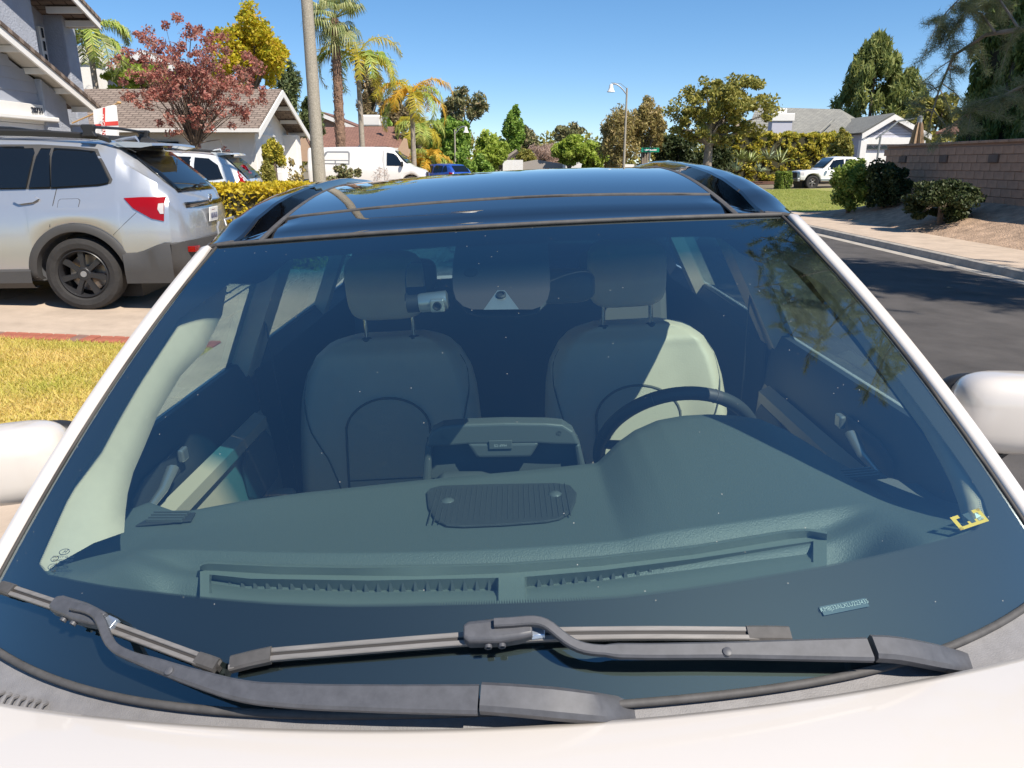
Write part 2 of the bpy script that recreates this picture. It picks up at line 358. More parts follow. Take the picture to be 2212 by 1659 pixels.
# ceramic border (just inside the glass)
inner = [cxv(u/K, v/K) for u, v in ((178,317),(139,375),(101,441),(69,486),(38,555),(33.8,565),(37,572),(100,585),(165,593),(256,602),(349,605.6),(441,604),(512,602),(628,596),(768,575.5),(859.5,559.5),(942,540),(978,529),(989,522),(991,514),(985.6,498),(972,475))]
inner += [(-x, v) for x, v in [cxv(u/K, w/K) for u, w in ((139,375),(178,317))]]
inner += [(.50,.885),(.47,.915),(.40,.93),(0,.94),(-.40,.93),(-.47,.915),(-.50,.885)]
outer = [(-xs(v), v) for v in np.linspace(1, .04, 24)]+[(x, vb(x)) for x in np.linspace(-.78, .78, 40)]+[(xs(v), v) for v in np.linspace(.04, 1, 24)]+[(x, 1) for x in np.linspace(.58, -.58, 20)]
def by_angle(pts, n=160, c=(0, .45)):
    P = [(math.atan2((v-c[1]), x-c[0]), x, v) for x, v in pts]; P.sort()
    A = np.array([p[0] for p in P]); X = np.array([p[1] for p in P]); V = np.array([p[2] for p in P])
    A = np.concatenate([A-2*math.pi, A, A+2*math.pi]); X = np.tile(X, 3); V = np.tile(V, 3)
    th = np.linspace(-math.pi, math.pi, n, endpoint=False)
    return [(float(np.interp(a, A, X)), float(np.interp(a, A, V))) for a in th]
ia, oa = by_angle(inner), by_angle(outer)
rows = [[WS(lerp(o[0], i[0], t)*.998, lerp(o[1], i[1], t))-WN*.004 for i, o in zip(ia, oa)] for t in np.linspace(0, 1, 6)]
MB().loft(rows, closed=True).build('ceramic_border', M['frit'], car, sm=180)
# dotted fade along the inner edge of the border: one joined mesh of small dots
dv = []
P = []
for k in range(len(ia)):
    a = ia[k]; b = ia[(k+1) % len(ia)]
    L_ = math.hypot(a[0]-b[0], (a[1]-b[1])*WL); n = max(1, int(L_/.0030))
    for q in range(n): P.append((lerp(a[0], b[0], q/n), lerp(a[1], b[1], q/n)))
for k, (x, v) in enumerate(P):
    d = Vector((-x, (.45-v)*WL)).normalized()
    for r_, sz in ((.0008, .0010), (.0028, .0007), (.0046, .0004)):
        c0 = (x+d.x*r_, v+d.y*r_/WL)
        pts = [WS(c0[0]+ax*sz, c0[1]+ay*sz/WL)-WN*.004 for ax, ay in ((-1,-1),(1,-1),(1,1),(-1,1))]
        dv.append([tuple(p) for p in pts])
quads('border_dots', np.array(dv), M['frit'], car)['kind'] = 'stuff'
# sensor block behind the glass: rounded patch with a triangular camera window
bl = [cxv(u, v) for u, v in ((985,520),(978,560),(976,590),(978,620),(984,640),(1000,655),(1020,662),(1150,662),(1170,655),(1183,640),(1188,620),(1188,590),(1186,560),(1182,515))]
tr = [cxv(u, v) for u, v in ((1074,622),(1090,622),(1121,663),(1044,664))]
def patch(poly, off):
    return [WS(x, v)-WN*off for x, v in poly]
lf = bl[:7]; rt = bl[:6:-1]
rows = [[WS(lerp(a[0], b[0], t), lerp(a[1], b[1], t))-WN*.007 for t in np.linspace(0, 1, 9)] for a, b in zip(lf, rt)]
sb = MB().loft(rows).build('sensor_cover', M['fritgrey'], car, sm=180)
MB().add(patch(tr, .0055), [(0,1,2,3)]).build('camera_window', M['satin'], sb)
c0 = cxv(1082, 634); MB().lathe([(.009,.0),(.009,.004),(.006,.005),(.005,.002)], frame_m(WS(*c0)-WN*.0055, (1,0,0), WN.cross(Vector((1,0,0)))), 16).build('camera_lens', M['black'], sb, sm=40)
c0 = cxv(1017, 583); MB().lathe([(.013,0),(.013,.0012)], frame_m(WS(*c0)-WN*.006, (1,0,0), WN.cross(Vector((1,0,0)))), 20).build('rain_sensor', M['black'], sb)
# housing under the block + interior mirror
pm = [cw(u, v, -.035) for u, v in ((990,655),(1010,675),(1040,682),(1125,682),(1160,675),(1180,655))]
hb = MB(); hb.loft([[p for p in pm], [p+Vector((0,.03,.01)) for p in pm], [p+Vector((0,.10,.045)) for p in pm]])
hb.build('sensor_housing', M['intdark'], car, sm=60, thick=.003)
def superbox(c, r, e=4, n=20, m=16, mtx=None):              # rounded box
    b = MB(); rows = []
    def sp(a): return math.copysign(abs(a)**(2/e), a)
    for j in range(m+1):
        ph = -math.pi/2+math.pi*j/m; row = []
        for i in range(n):
            th = 2*math.pi*i/n
            p = Vector((r[0]*sp(math.cos(ph))*sp(math.cos(th)), r[1]*sp(math.cos(ph))*sp(math.sin(th)), r[2]*sp(math.sin(ph))))
            if mtx: p = mtx @ p
            row.append(p+Vector(c))
        rows.append(row)
    b.loft(rows, closed=True, cap=True); return b
mc = c_pl(1182, 618, 1, .90)
superbox(mc, (.105,.02,.038), 4, mtx=Matrix.Rotation(R(-12), 3, 'Z')).build('interior_mirror', M['dashsm'], car, sm=60)

# mouldings
MB().tube([WS(x, vb(x)-.004)+WN*.001 for x in np.linspace(-.775, .775, 60)], .0050, 8).build('lower_moulding', M['seal'], car, sm=60)
MB().tube([WS(x, 1.006)+WN*.002 for x in np.linspace(-.587, .587, 40)], .0046, 8).build('upper_moulding', M['seal'], car, sm=60)
for s in (-1, 1):
    MB().tube([WS(s*(xs(v)+.003), v) for v in np.linspace(.03, 1, 30)], .0035, 6).build('side_moulding', M['bladedark'], car, sm=60)

# roof
def zc(y): return 1.628-(.1086 if y < 1.75 else .07)*(1.75-y)**2
def RF(x, y): return Vector((x, y, zc(y)-.06*x*x-.25*max(0, abs(x)-.5)**2-.95*smooth(.85, 1.15, y)*max(0, min(abs(x), .575)-.497)))
def roof_grid(y0, y1, w0, w1, dz=0, nx=24, ny=14, c0=0, c1=0):
    rows = []
    for j in range(ny+1):
        t = j/ny; row = []
        for i in range(nx+1):
            x = (i/nx*2-1)*lerp(w0, w1, t); y = lerp(y0+c0*x*x, y1+c1*x*x, t)
            p = RF(x, y)
            if y0 < .82: p.z = lerp(WS(x, 1.008).z, p.z, smooth(0, .5, t))
            p.z += dz; row.append(p)
        rows.append(row)
    return rows
MB().loft(roof_grid(.805, 1.05, .585, .492, ny=8, c0=.1564, c1=-.06)).build('roof_header', M['roofblack'], car, sm=180, recalc=False)
MB().loft(roof_grid(1.064, 1.95, .488, .488, .002, c0=-.06)).build('sunroof_glass', M['roofblack'], car, sm=180, recalc=False)
MB().loft(roof_grid(1.96, 3.0, .56, .52)).build('rear_roof', M['roofblack'], car, sm=180, recalc=False)
MB().tube([RF(x, 1.057-.06*x*x)+Vector((0,0,-.001)) for x in np.linspace(-.49, .49, 40)], .0045, 6).build('sunroof_seal', M['seal'], car, sm=60)
for s in (-1, 1):
    MB().loft([[RF(s*w, y)+Vector((0,0,-.001)) for w in (.494, .51, .53, .56, .576, .60, .62)] for y in np.linspace(.875, 2.0, 30)]).build('roof_side_strip', M['gloss'], car, sm=180)
    MB().tube([RF(s*.493, y)+Vector((0,0,.001)) for y in np.linspace(.845, 2.0, 40)], .0062, 6, .6).build('roof_ditch_moulding', M['seal'], car, sm=60)
    ry = [.86,.93,.98,1.04,1.2,1.36,1.55,1.8,2.03,2.18,2.5,2.87,2.97]; rz = [1.524,1.534,1.546,1.563,1.590,1.606,1.618,1.627,1.632,1.631,1.619,1.599,1.592]
    rows = []; gk = []
    for k, y in enumerate(np.linspace(.868, 2.9, 60)):
        zt = interp(ry, rz, y); zi = RF(.548, y).z; zo = RF(.60, y).z-.03; w = smooth(.86, 1.0, y); g_ = 1-.35*smooth(1.1, 1.9, y)
        zi = RF(.572, y).z
        rows.append([Vector((s*.576, y, min(zi, zt)-.006)), Vector((s*.574, y, lerp(zi, zt, .35))), Vector((s*.566, y, lerp(zi, zt, .70))), Vector((s*(.596-.038*g_), y, zt-.006)), Vector((s*(.596-.034*g_), y, zt-.001)), Vector((s*(.600-.010*g_), y, zt)), Vector((s*.612, y, zt-.003)), Vector((s*(.612+.024*g_), y, zt-.016)), Vector((s*(.612+.034*g_), y, zt-.04)), Vector((s*.62, y, zo-.02))])
        gk.append(Vector((s*.570, y, zi+.001)))
    rl = MB().loft(rows, closed=True, cap=True).build('roof_rail', M['gloss'], car, sm=24)
    MB().tube(gk, .0055, 6, .7).build('rail_gasket', M['seal'], rl, sm=60)
    MB().tube([Vector((s*x_, .864+.10*(x_-.545), RF(x_, .87).z+.0015-.1*max(0, x_-.60))) for x_ in np.linspace(.556, .632, 8)], .0050, 6, .8).build('rail_foot', M['seal'], rl, sm=60)
    # white pillar + roof side in one run
    path = [WS(s*xs(v), v) for v in np.linspace(-.06, 1, 26)]+[RF(s*.60, y)+Vector((s*.0,0,-.012)) for y in np.linspace(.92, 2.9, 26)]+[Vector((s*.62, 3.0, 1.45)), Vector((s*.70, 3.1, 1.15))]
    rows = []
    for k, p in enumerate(path):
        w = smooth(20, 34, k)
        rows.append([p+Vector((s*(.006+.03*w), .0, -.004)), p+Vector((s*(.011+.03*w), -.002, .004-.005*w)), p+Vector((s*(.026+.022*w), .0, .003-.012*w)), p+Vector((s*(.040+.014*w), .012, -.010-.012*w)), p+Vector((s*(.050+.01*w), .03, -.032)), p+Vector((s*.052, .05, -.055))])
    MB().loft(rows).build('body_side_frame', M['hoodwhite'], car, sm=180, thick=.003)
    rows = [[r[-1]+Vector((0,0,.004)), r[-1]+Vector((-s*.012, .02, -.03)), r[-1]+Vector((-s*.03, .03, -.03))] for r in rows[3:]]
    MB().loft(rows).build('window_frame', M['black'], car, sm=180)
# headliner with sun visors tone
rows = [[RF(x, y)+Vector((0, 0, -.035-.02*abs(x))) for x in np.linspace(-.6, .6, 14)] for y in np.linspace(.87, 2.95, 16)]
MB().loft(rows).build('headliner', M['fabric'], car, sm=180)

# cowl, hood, body
def hy(x): return -.022+.24*x*x
rows = []
for x in np.linspace(-.80, .80, 50):
    g = WS(x, vb(x)-.012); h = Vector((x, hy(x), 1.05-.04*x*x))
    rows.append([g+Vector((0,.012,.0)), g+Vector((0,-.004,-.008)), lerp(g, h, .55)+Vector((0,0,-.016)), h+Vector((0,-.02,-.03)), h+Vector((0,-.08,-.06))])
cw_ = MB().loft(rows).build('cowl_panel', M['cowl'], car, sm=50)
for k in range(9):                                           # small ribs on the cowl at the passenger side
    x = -.70+k*.0125; g = lerp(WS(x, vb(x)-.012), Vector((x, hy(x), 1.05-.04*x*x)), .72)+Vector((0,0,-.014))
    MB().tube([g+Vector((0,-.012,-.001)), g+Vector((0,.0,.0035)), g+Vector((0,.010,-.001))], .003, 6).build('cowl_rib', M['cowl'], cw_, sm=60)
rows = []
for x in np.linspace(-.86, .86, 44):
    e = 1.05-.04*x*x; y0 = hy(x)
    rows.append([Vector((x, y0+.004, e-.030)), Vector((x, y0, e-.012)), Vector((x, y0-.005, e-.003)), Vector((x, y0-.016, e)), Vector((x, lerp(y0, -1.0, .3), e-.012)), Vector((x, lerp(y0, -1.0, .6), e-.05-.03*x*x)), Vector((x, lerp(y0, -1.05, .85), e-.11-.06*x*x)), Vector((x, -1.08+.18*x*x, e-.17-.1*x*x))])
MB().loft(rows).build('hood', M['hoodwhite'], car, sm=180, thick=.004)
def side_x(z): return interp([-.2,.12,.3,.55,.85,1.02,1.10,1.15], [.80,.85,.885,.905,.905,.885,.845,.815], z)
axles = (-.40, 2.27)
for s in (-1, 1):
    rows = []
    for y in np.linspace(-1.18, 3.12, 90):
        zb = .16
        for ya in axles:
            d = abs(y-ya)
            if d < .39: zb = max(zb, .29+math.sqrt(.39*.39-d*d))
        zt = interp([-1.2,-.9,-.3,.1,.35,.5,3.2], [.72,.83,.96,1.02,1.06,1.12,1.14], y)
        tp = smooth(-1.2, -.7, y)*(1-.6*smooth(2.6, 3.2, y)*.2)
        rows.append([Vector((s*side_x(z)*lerp(.86, 1, tp), y, z)) for z in np.linspace(zb, zt, 9)])
    MB().loft(rows).build('body_side', M['hoodwhite'], car, sm=40, thick=.01)
    rows = [[Vector((s*side_x(interp([-1.2,-.9,-.3,.1,.35,.5],[.72,.83,.96,1.02,1.06,1.12], y))*lerp(.86,1,smooth(-1.2,-.7,y)), y, interp([-1.2,-.9,-.3,.1,.35,.5],[.72,.83,.96,1.02,1.06,1.12], y))), Vector((s*.84*lerp(.9,1,smooth(-1.1,-.6,y)), min(y, .22), interp([-1.1,-.7,-.3,.3],[.80,.94,1.0,1.015], y)))] for y in np.linspace(-1.05, .5, 20)]
    MB().loft(rows).build('fender', M['hoodwhite'], car, sm=180)
    for ya in axles:                                         # wheels
        mx = frame_m((s*.80, ya, .27), (0,1,0), (0,0,1))
        w = MB().lathe([(.20,-.10),(.30,-.105),(.325,-.08),(.33,0),(.325,.08),(.30,.105),(.20,.10)], mx, 36).build('wheel', M['rubber'], car, sm=40)
        rm = MB().lathe([(.03,.09*s),(.20,.085*s),(.215,.1*s),(.21,.06*s)], mx, 30)
        for k in range(5):
            a = k*2*math.pi/5; c = mx @ Vector((.115*math.cos(a), .115*math.sin(a), .1*s))
            rm.tube([mx @ Vector((.02*math.cos(a), .02*math.sin(a), .1*s)), mx @ Vector((.2*math.cos(a), .2*math.sin(a), .1*s))], .022, 6)
        rm.build('rim', M['alloy'], w, sm=40)
    # mirror: cap, base, glass-side trim
    cx_, cy_, cz_ = s*1.03, .73, 1.108
    mcap = superbox((cx_, cy_, cz_), (.106,.07,.082), 3.2, 24, 18, Matrix.Rotation(s*R(-14), 3, 'Z')).build('mirror_cap', M['hoodwhite'], car, sm=180)
    superbox((cx_-s*.006, cy_+.062, cz_-.004), (.101,.034,.068), 3.4, 24, 14, Matrix.Rotation(s*R(-14), 3, 'Z')).build('mirror_shell', M['black'], mcap, sm=180)
    MB().tube([(s*.86, .66, 1.0), (s*.94, .70, 1.015), (s*1.02, .74, 1.025)], [.05,.04,.03], 10, .5).build('mirror_arm', M['black'], mcap, sm=60)
    # side glass
    gx = lambda z: lerp(.805, .64, (z-1.12)/.38)
    for nm, pl, mt in (('front_window', ((.50,1.12),(.80,1.36),(.98,1.455),(1.38,1.50),(1.38,1.12)), 'sideglass'), ('rear_window', ((1.52,1.12),(1.52,1.50),(2.10,1.495),(2.30,1.44),(2.33,1.13)), 'sideglass'), ('quarter_window', ((2.42,1.14),(2.42,1.42),(2.74,1.36),(2.86,1.18)), 'sideglass')):
        MB().add([Vector((s*gx(z), y, z)) for y, z in pl], [tuple(range(len(pl)))]).build(nm, M[mt], car)
    MB().tube([(s*.80, .45, 1.115), (s*.802, 1.4, 1.12), (s*.80, 2.35, 1.13)], .008, 6).build('belt_seal', M['black'], car)
    # pillars inside
    for nm, y0, w, m_ in (('centre_pillar', 1.36, .17, 'fabric'), ('rear_pillar', 2.30, .13, 'fabric'), ('tail_pillar', 2.84, .2, 'intdark')):
        MB().loft([[Vector((s*(gx(z)+.006), y0+dy, z)), Vector((s*(gx(z)-.045), y0+dy+.015, z)), Vector((s*(gx(z)-.045), y0+dy+w-.03, z)), Vector((s*(gx(z)+.006), y0+dy+w, z))] for z, dy in ((1.08,0),(1.2,.01),(1.35,.03),(1.52,.06))], closed=True).build(nm, M[m_], car, sm=40)
        if nm == 'centre_pillar':
            MB().loft([[Vector((s*(gx(z)+.012), y0-.03+dy, z)), Vector((s*(gx(z)+.012), y0+.2+dy, z))] for z, dy in ((1.10,0),(1.3,.02),(1.5,.05))]).build('pillar_applique', M['gloss'], car)
    # A pillar trim
    tr_i = [cw(u, v, -.075) for u, v in ((498,665),(478,720),(447,775),(390,810),(345,890),(315,965),(295,1010),(280,1060),(270,1102),(262,1130))]
    tr_i = [cw(u, v, -.085) for u, v in ((490,620),(480,680),(440,760),(390,812),(342,893),(310,970),(288,1020),(276,1065),(271,1105),(268,1150))]
    tr_o = [cw(u/K, v/K, -.012) for u, v in ((214,268),(190,295),(171,322),(133,380),(97,441),(66,486),(50,520),(38,545),(30,567),(24,590))]
    rows = []
    for a, b in zip(tr_o, tr_i):
        if s > 0: b = lerp(a, b, .34)
        m1 = lerp(a, b, .35)+Vector((0,-.006,.012)); m2 = lerp(a, b, .72)+Vector((0,-.008,.012))
        row = [a, m1, m2, b, b+Vector((-.03,.03,-.02))]
        rows.append([Vector((-s*p.x, p.y, p.z)) for p in row])
    MB().loft(rows).build('front_pillar_trim', M['fabric'], car, sm=180)
    # door card
    def dx(z): return s*interp([.45,.8,1.0,1.08,1.14], [.73,.735,.755,.765,.79], z)
    MB().loft([[Vector((dx(z), y, z+.0*y)) for y in np.linspace(.40, 1.40, 12)] for z in (.98,1.02,1.06,1.09,1.115,1.135)]+[[Vector((s*.80, y, 1.137)) for y in np.linspace(.40, 1.40, 12)]]).build('door_top', M['intdark'], car, sm=50)
    dc = MB().loft([[Vector((dx(z)-s*(.012 if z < .97 else 0), y, z)) for y in np.linspace(.40, 1.40, 12)] for z in (.35,.6,.75,.86,.94,.985)]).build('door_card', M['beige'], car, sm=50)
    ins = [(1.12,.92),(1.18,.95),(1.32,.95),(1.37,.90),(1.37,.78),(1.20,.78),(1.13,.82)]
    MB().prism([Vector((s*.728, y, z)) for y, z in ins], (s*-.012,0,0)).build('door_insert', M['intgrey'], dc, bev=.008)
    superbox((s*.69, 1.12, .735), (.045,.22,.035), 4).build('armrest', M['beige'], dc, sm=60)
    MB().tube([(s*.70, .72, .66), (s*.685, .80, .74), (s*.685, .92, .76), (s*.70, 1.0, .76)], [.022,.03,.03,.02], 10, .7).build('door_pull', M['beige'], dc, sm=60)
    superbox((s*.672, .93, .735), (.012,.05,.025), 4).build('pull_grip', M['black'], dc, sm=60)
    MB().loft([[Vector((s*(.745), lerp(.52,1.33,t), lerp(1.0,1.0,t)-.0)), Vector((s*.715, lerp(.52,1.33,t), .985)), Vector((s*.715, lerp(.52,1.33,t), .955)), Vector((s*.74, lerp(.52,1.33,t), .94))] for t in np.linspace(0,1,6)]).build('door_ledge', M['beige'], dc, sm=50)
    # door handle: recess, lever, lock switch
    h0, h1 = Vector((s*.752, .66, 1.028)), Vector((s*.752, .83, 1.05))
    MB().prism([Vector((s*.758, y, z)) for y, z in ((.63,1.0),(.87,1.02),(.88,1.075),(.70,1.07),(.64,1.05))], (s*-.004,0,0)).build('handle_bezel', M['intdark'], dc, bev=.006)
    MB().tube([h0+Vector((-s*.012,0,-.012)), lerp(h0,h1,.35)+Vector((-s*.02,0,-.002)), lerp(h0,h1,.75)+Vector((-s*.014,0,.01))], [.008,.011,.014], 8, .7).build('door_handle', M['satin'], dc, sm=60)
    MB().box(h1+Vector((-s*.012,.02,.012)), (.014,.03,.03)).build('lock_switch', M['satin'], dc, bev=.004)
    # rear bulk inside: rear door top
    MB().loft([[Vector((s*(.77 if z < 1.1 else .80), y, z)) for y in (1.45, 2.4, 3.0)] for z in (.45,1.0,1.09,1.137)]).build('rear_door_trim', M['intdark'], car)
# ends of the car
MB().loft([[Vector((x, -1.26+.28*x*x, .22)), Vector((x, -1.33+.30*x*x, .45)), Vector((x, -1.29+.28*x*x, .62)), Vector((x, -1.17+.22*x*x, .80)), Vector((x, -1.05+.18*x*x, .87))] for x in np.linspace(-.78, .78, 20)]).build('front_bumper', M['hoodwhite'], car, sm=50)
MB().prism([Vector((x, -1.345+.3*x*x, z)) for x, z in ((-.42,.70),(.42,.70),(.36,.42),(-.36,.42))], (0,-.03,0)).build('grille', M['black'], car, bev=.01)
for s in (-1, 1):
    MB().prism([Vector((s*x, -1.25+.28*x*x, z)) for x, z in ((.44,.72),(.76,.80),(.80,.74),(.50,.64))], (0,-.02,0)).build('headlight', M['lightclear'], car, bev=.01)
MB().loft([[Vector((x, 3.18-.1*x*x, z0)) if z0 < 1.1 else Vector((x*.82, 2.98-.05*x*x, z0)) for z0 in (.22,.6,1.0,1.09,1.12)] for x in np.linspace(-.86, .86, 16)]).build('tailgate', M['hoodwhite'], car, sm=40)
MB().add([Vector((-.66,3.08,1.12)), Vector((.66,3.08,1.12)), Vector((.55,2.96,1.50)), Vector((-.55,2.96,1.50))], [(0,1,2,3)]).build('tailgate_window', M['privacy'], car)
MB().box((0, 1.3, .27), (1.6, 3.6, .06)).build('floor_pan', M['intdark'], car)
MB().box((0, .08, .6), (1.5, .05, .7)).build('firewall', M['intdark'], car)

# ---- wipers
def ribbon(pts, wid, th, n=WN, off=0):
    pts = [Vector(p) for p in pts]; rows = []
    for i, p in enumerate(pts):
        t = (pts[min(i+1, len(pts)-1)]-pts[max(i-1, 0)]).normalized(); w = t.cross(n).normalized(); w_ = wid[i] if hasattr(wid, '__len__') else wid
        b = min(th*.35, w_*.3)
        rows.append([p-w*w_, p-w*w_+n*(th-b), p-w*(w_-b)+n*th, p+w*(w_-b)+n*th, p+w*w_+n*(th-b), p+w*w_])
    return MB().loft(rows, closed=True, cap=True)
def path(pts, off, n=40):
    P = [cw(u, v, off[k] if hasattr(off, '__len__') else off) for k, (u, v) in enumerate(pts)]
    L_ = [0]
    for a, b in zip(P, P[1:]): L_.append(L_[-1]+(b-a).length)
    T = np.linspace(0, L_[-1], n); A = np.array([list(p) for p in P])
    # Catmull-like smoothing of the sampled polyline
    Q = np.stack([np.interp(T, L_, A[:, k]) for k in range(3)], 1)
    for _ in range(2): Q[1:-1] = (Q[:-2]+2*Q[1:-1]+Q[2:])/4
    return [Vector(q) for q in Q], T/L_[-1]
def wiper(label, blade, arm, aw, base, bw, conn, bladewidth):
    w = MB(); bp, _ = path(blade, .010)
    root, T = path(arm, .030, 60)
    a = ribbon(root, [interp(*aw, t) for t in T], .009).build('wiper_arm', M['wiper'], car, sm=40)
    a['label'] = label
    if base:
        bpth, T2 = path(base, (.026, .025, .021, .010, -.035), 24); ribbon(bpth, [interp(*bw, t) for t in T2], .016).build('arm_base', M['wiper'], a, sm=40)
    # blade: two plastic ribs, dark channel and a rubber lip
    d0 = (bp[-1]-bp[0]).normalized(); wv = d0.cross(WN).normalized()
    ribbon([p+wv*bladewidth*.62+WN*.003 for p in bp], bladewidth*.36, .006).build('blade_rib', M['blade'], a, sm=40)
    ribbon([p-wv*bladewidth*.62+WN*.001 for p in bp], bladewidth*.36, .006).build('blade_rib', M['blade'], a, sm=40)
    ribbon(bp, bladewidth*.45, .005).build('blade_channel', M['bladedark'], a, sm=40)
    ribbon([p-WN*.009 for p in bp], .003, .010).build('wiper_rubber', M['bladedark'], a, sm=40)
    for k0, k1 in ((0, 3), (len(bp)-4, len(bp)-1)):
        ribbon([bp[k0]-WN*.002, lerp(bp[k0], bp[k1], .5), bp[k1]], [bladewidth*1.12]*3, .011).build('blade_end_cap', M['seal'], a, sm=40)
    # connector
    c0, c1 = cw(*conn[0], .012), cw(*conn[1], .012); cm = lerp(c0, c1, .5); d = (c1-c0)
    ribbon([c0, lerp(c0,c1,.08), lerp(c0,c1,.55), lerp(c0,c1,.8), c1], [bladewidth*1.0,bladewidth*1.55,bladewidth*1.75,bladewidth*1.5,bladewidth*1.2], .020).build('blade_connector', M['wiper'], a, sm=30, bev=.002)
    sd_ = d.normalized().cross(WN).normalized()
    for k in (.35,.55):
        MB().lathe([(.0045,0),(.0045,.004),(.0025,.004),(.0025,.001)], frame_m(lerp(c0,c1,k)+sd_*bladewidth*1.75+WN*.010, d, WN), 12).build('connector_boss', M['wiper'], a, sm=40)
    ribbon([c1-d*.02, c1+d*.18], [bladewidth*1.3, bladewidth*1.15], .011).build('steel_clip', M['steel'], a, sm=40, bev=.001)
    return a
wiper('passenger side wiper', [(3,1270),(132,1313),(250,1360),(412,1420),(472,1442)],
      [(160,1314),(195,1320),(214,1330),(225,1350),(235,1385),(250,1405),(292,1424),(325,1434),(400,1460),(500,1490),(553,1500),(678,1508),(853,1512),(1034,1514)],
      ([0,.25,.30,.45,.62,1], [.0055,.0055,.0075,.0105,.0135,.0165]), [(1040,1512),(1106,1516),(1200,1524),(1290,1534),(1400,1548)], ([0,.4,1],[.016,.017,.015]), ((128,1311),(232,1349)), .0078)
wiper('driver side wiper', [(500,1437),(560,1420),(803,1400),(990,1385),(1181,1374),(1406,1371),(1643,1373),(1704,1375)],
      [(1068,1350),(1110,1348),(1156,1343),(1182,1350),(1218,1383),(1250,1402),(1281,1408),(1315,1409),(1406,1410),(1571,1408),(1700,1407),(1876,1406)],
      ([0,.31,.33,.6,1], [.0055,.006,.0085,.0095,.0145]), [(1882,1405),(1930,1407),(1990,1418),(2040,1428),(2120,1446)], ([0,.4,1],[.0145,.0155,.014]), ((1004,1378),(1150,1368)), .0088)

for u, v in ((1571, 1408), (365, 1449)):                     # rivets on the arms
    MB().lathe([(.0055,0),(.0052,.0018),(.003,.0026)], frame_m(cw(u, v, .040), (1,0,0), WN.cross(Vector((1,0,0)))), 14).build('arm_rivet', M['wiper'], car, sm=50)

# ---- interior: dashboard
_rt = [(250,1118,1.03),(270,1105,1.045),(320,1085,1.045),(385,1108,1.045),(520,1083,1.045),(650,1065,1.045),(930,1035,1.045),(1150,1015,1.045),(1290,1000,1.045),(1335,955,1.075),(1370,930,1.09),(1420,908,1.10),(1475,898,1.103),(1530,895,1.104),(1590,898,1.103),(1640,905,1.10),(1700,930,1.09),(1750,960,1.08),(1800,992,1.065),(1860,1025,1.05),(1930,1034,1.045),(1960,1045,1.04)]
rear = [(p.x, p.y, p.z) for p in (c_pl(u, v, 2, z) for u, v, z in _rt)]
RX = [p[0] for p in rear]; RY = [p[1] for p in rear]; RZ = [p[2] for p in rear]
for k in range(1, len(RX)): RX[k] = max(RX[k], RX[k-1]+.004)
def vent_y(x): return .2458+.178*x*x                         # middle line of the defroster slots
def dash_z(x, y):
    yr = interp(RX, RY, x); zr = interp(RX, RZ, x); yf = .03+.33*x*x
    t = min(1, max(0, (y-yf)/(yr-yf)))
    z = lerp(1.086+.04*x*x, 1.045, smooth(.1, .85, t))+(zr-1.045)*smooth(.25, .95, t)
    z += .004*smooth(0,1,t)*math.sin(t*3.1)
    q = y-vent_y(x)                                          # the sheet ends here; the vent panel below takes over towards the glass
    e = smooth(-.63, -.512, x)*smooth(.61, .494, x)
    z -= e*(.026*smooth(.084, .070, q)+.035*smooth(.04, -.01, q))
    v_ = (y-WSB*x*x)/(WL*math.cos(WR_)+(WST-WSB)*x*x)
    return min(z, WS(x, v_).z-.014)
rows = []
qs = [-.12,-.10,-.08,-.06,-.045,-.038,-.034,-.030,-.026,-.018,-.01,0,.008,.016,.022,.026,.030,.034,.042,.055,.065,.075,.085,.095,.105,.12]
for x in np.linspace(RX[0]-.085, RX[-1]+.11, 250):
    yr = interp(RX, RY, x); yf = .03+.33*x*x; yv = vent_y(x)
    ys = [yf, lerp(yf, yv-.12, .5)]+[yv+q for q in qs]+[lerp(yv+.13, yr, t) for t in np.linspace(.06, 1, 12)]
    ys = [min(y, yr) for y in ys]
    row = [Vector((x, y, dash_z(x, y))) for y in ys]
    row += [Vector((x, yr+.012, row[-1].z-.008)), Vector((x, yr+.02, row[-1].z-.03)), Vector((x, yr+.01, row[-1].z-.25))]
    rows.append(row)
dash = MB().loft(rows).build('dashboard', M['dash'], car, sm=180, recalc=False)
# defroster vent panel: front-facing ledge, two slots with a sloping back wall, fins, lip towards the glass
LT = ([430,445,600,760,1000,1100,1300,1500,1700,1745,1790], [1222,1215,1222,1225,1221,1218,1203,1180,1147,1144,1152])
LB = ([430,470,600,900,1100,1300,1500,1700,1755,1790], [1232,1233,1241,1245,1238,1222,1198,1165,1160,1168])
ST = ([430,455,540,800,1075,1135,1300,1500,1700,1757,1790], [1238,1241,1250,1254,1248,1246,1232,1207,1177,1169,1176])
SBt = ([430,465,540,800,1075,1150,1300,1500,1700,1752,1790], [1252,1257,1268,1276,1272,1266,1251,1225,1196,1188,1194])
rows = []; us = sorted(list(np.linspace(432, 1786, 150))+[452,458,1072,1077,1133,1138,1752,1757])
def vcol(u):
    on = 1 if (458 <= u <= 1072 or 1138 <= u <= 1752) else 0
    lt, lb, st_, sb_ = interp(*LT, u), interp(*LB, u), interp(*ST, u), interp(*SBt, u)
    d = .020*on
    return [(lt-3, 1.066), (lt, 1.080), (lt+2, 1.080), (lb, 1.066), (st_, 1.065), (sb_, 1.063-d), (sb_+3, 1.063-d), (sb_+5, 1.063-d*.62), (sb_+26, 1.060), (1345, 1.062)]
for u in us: rows.append([c_pl(u, v, 2, z) for v, z in vcol(u)])
vp_ = MB().loft(rows).build('defroster_vent', M['vent'], dash, sm=35, recalc=False)
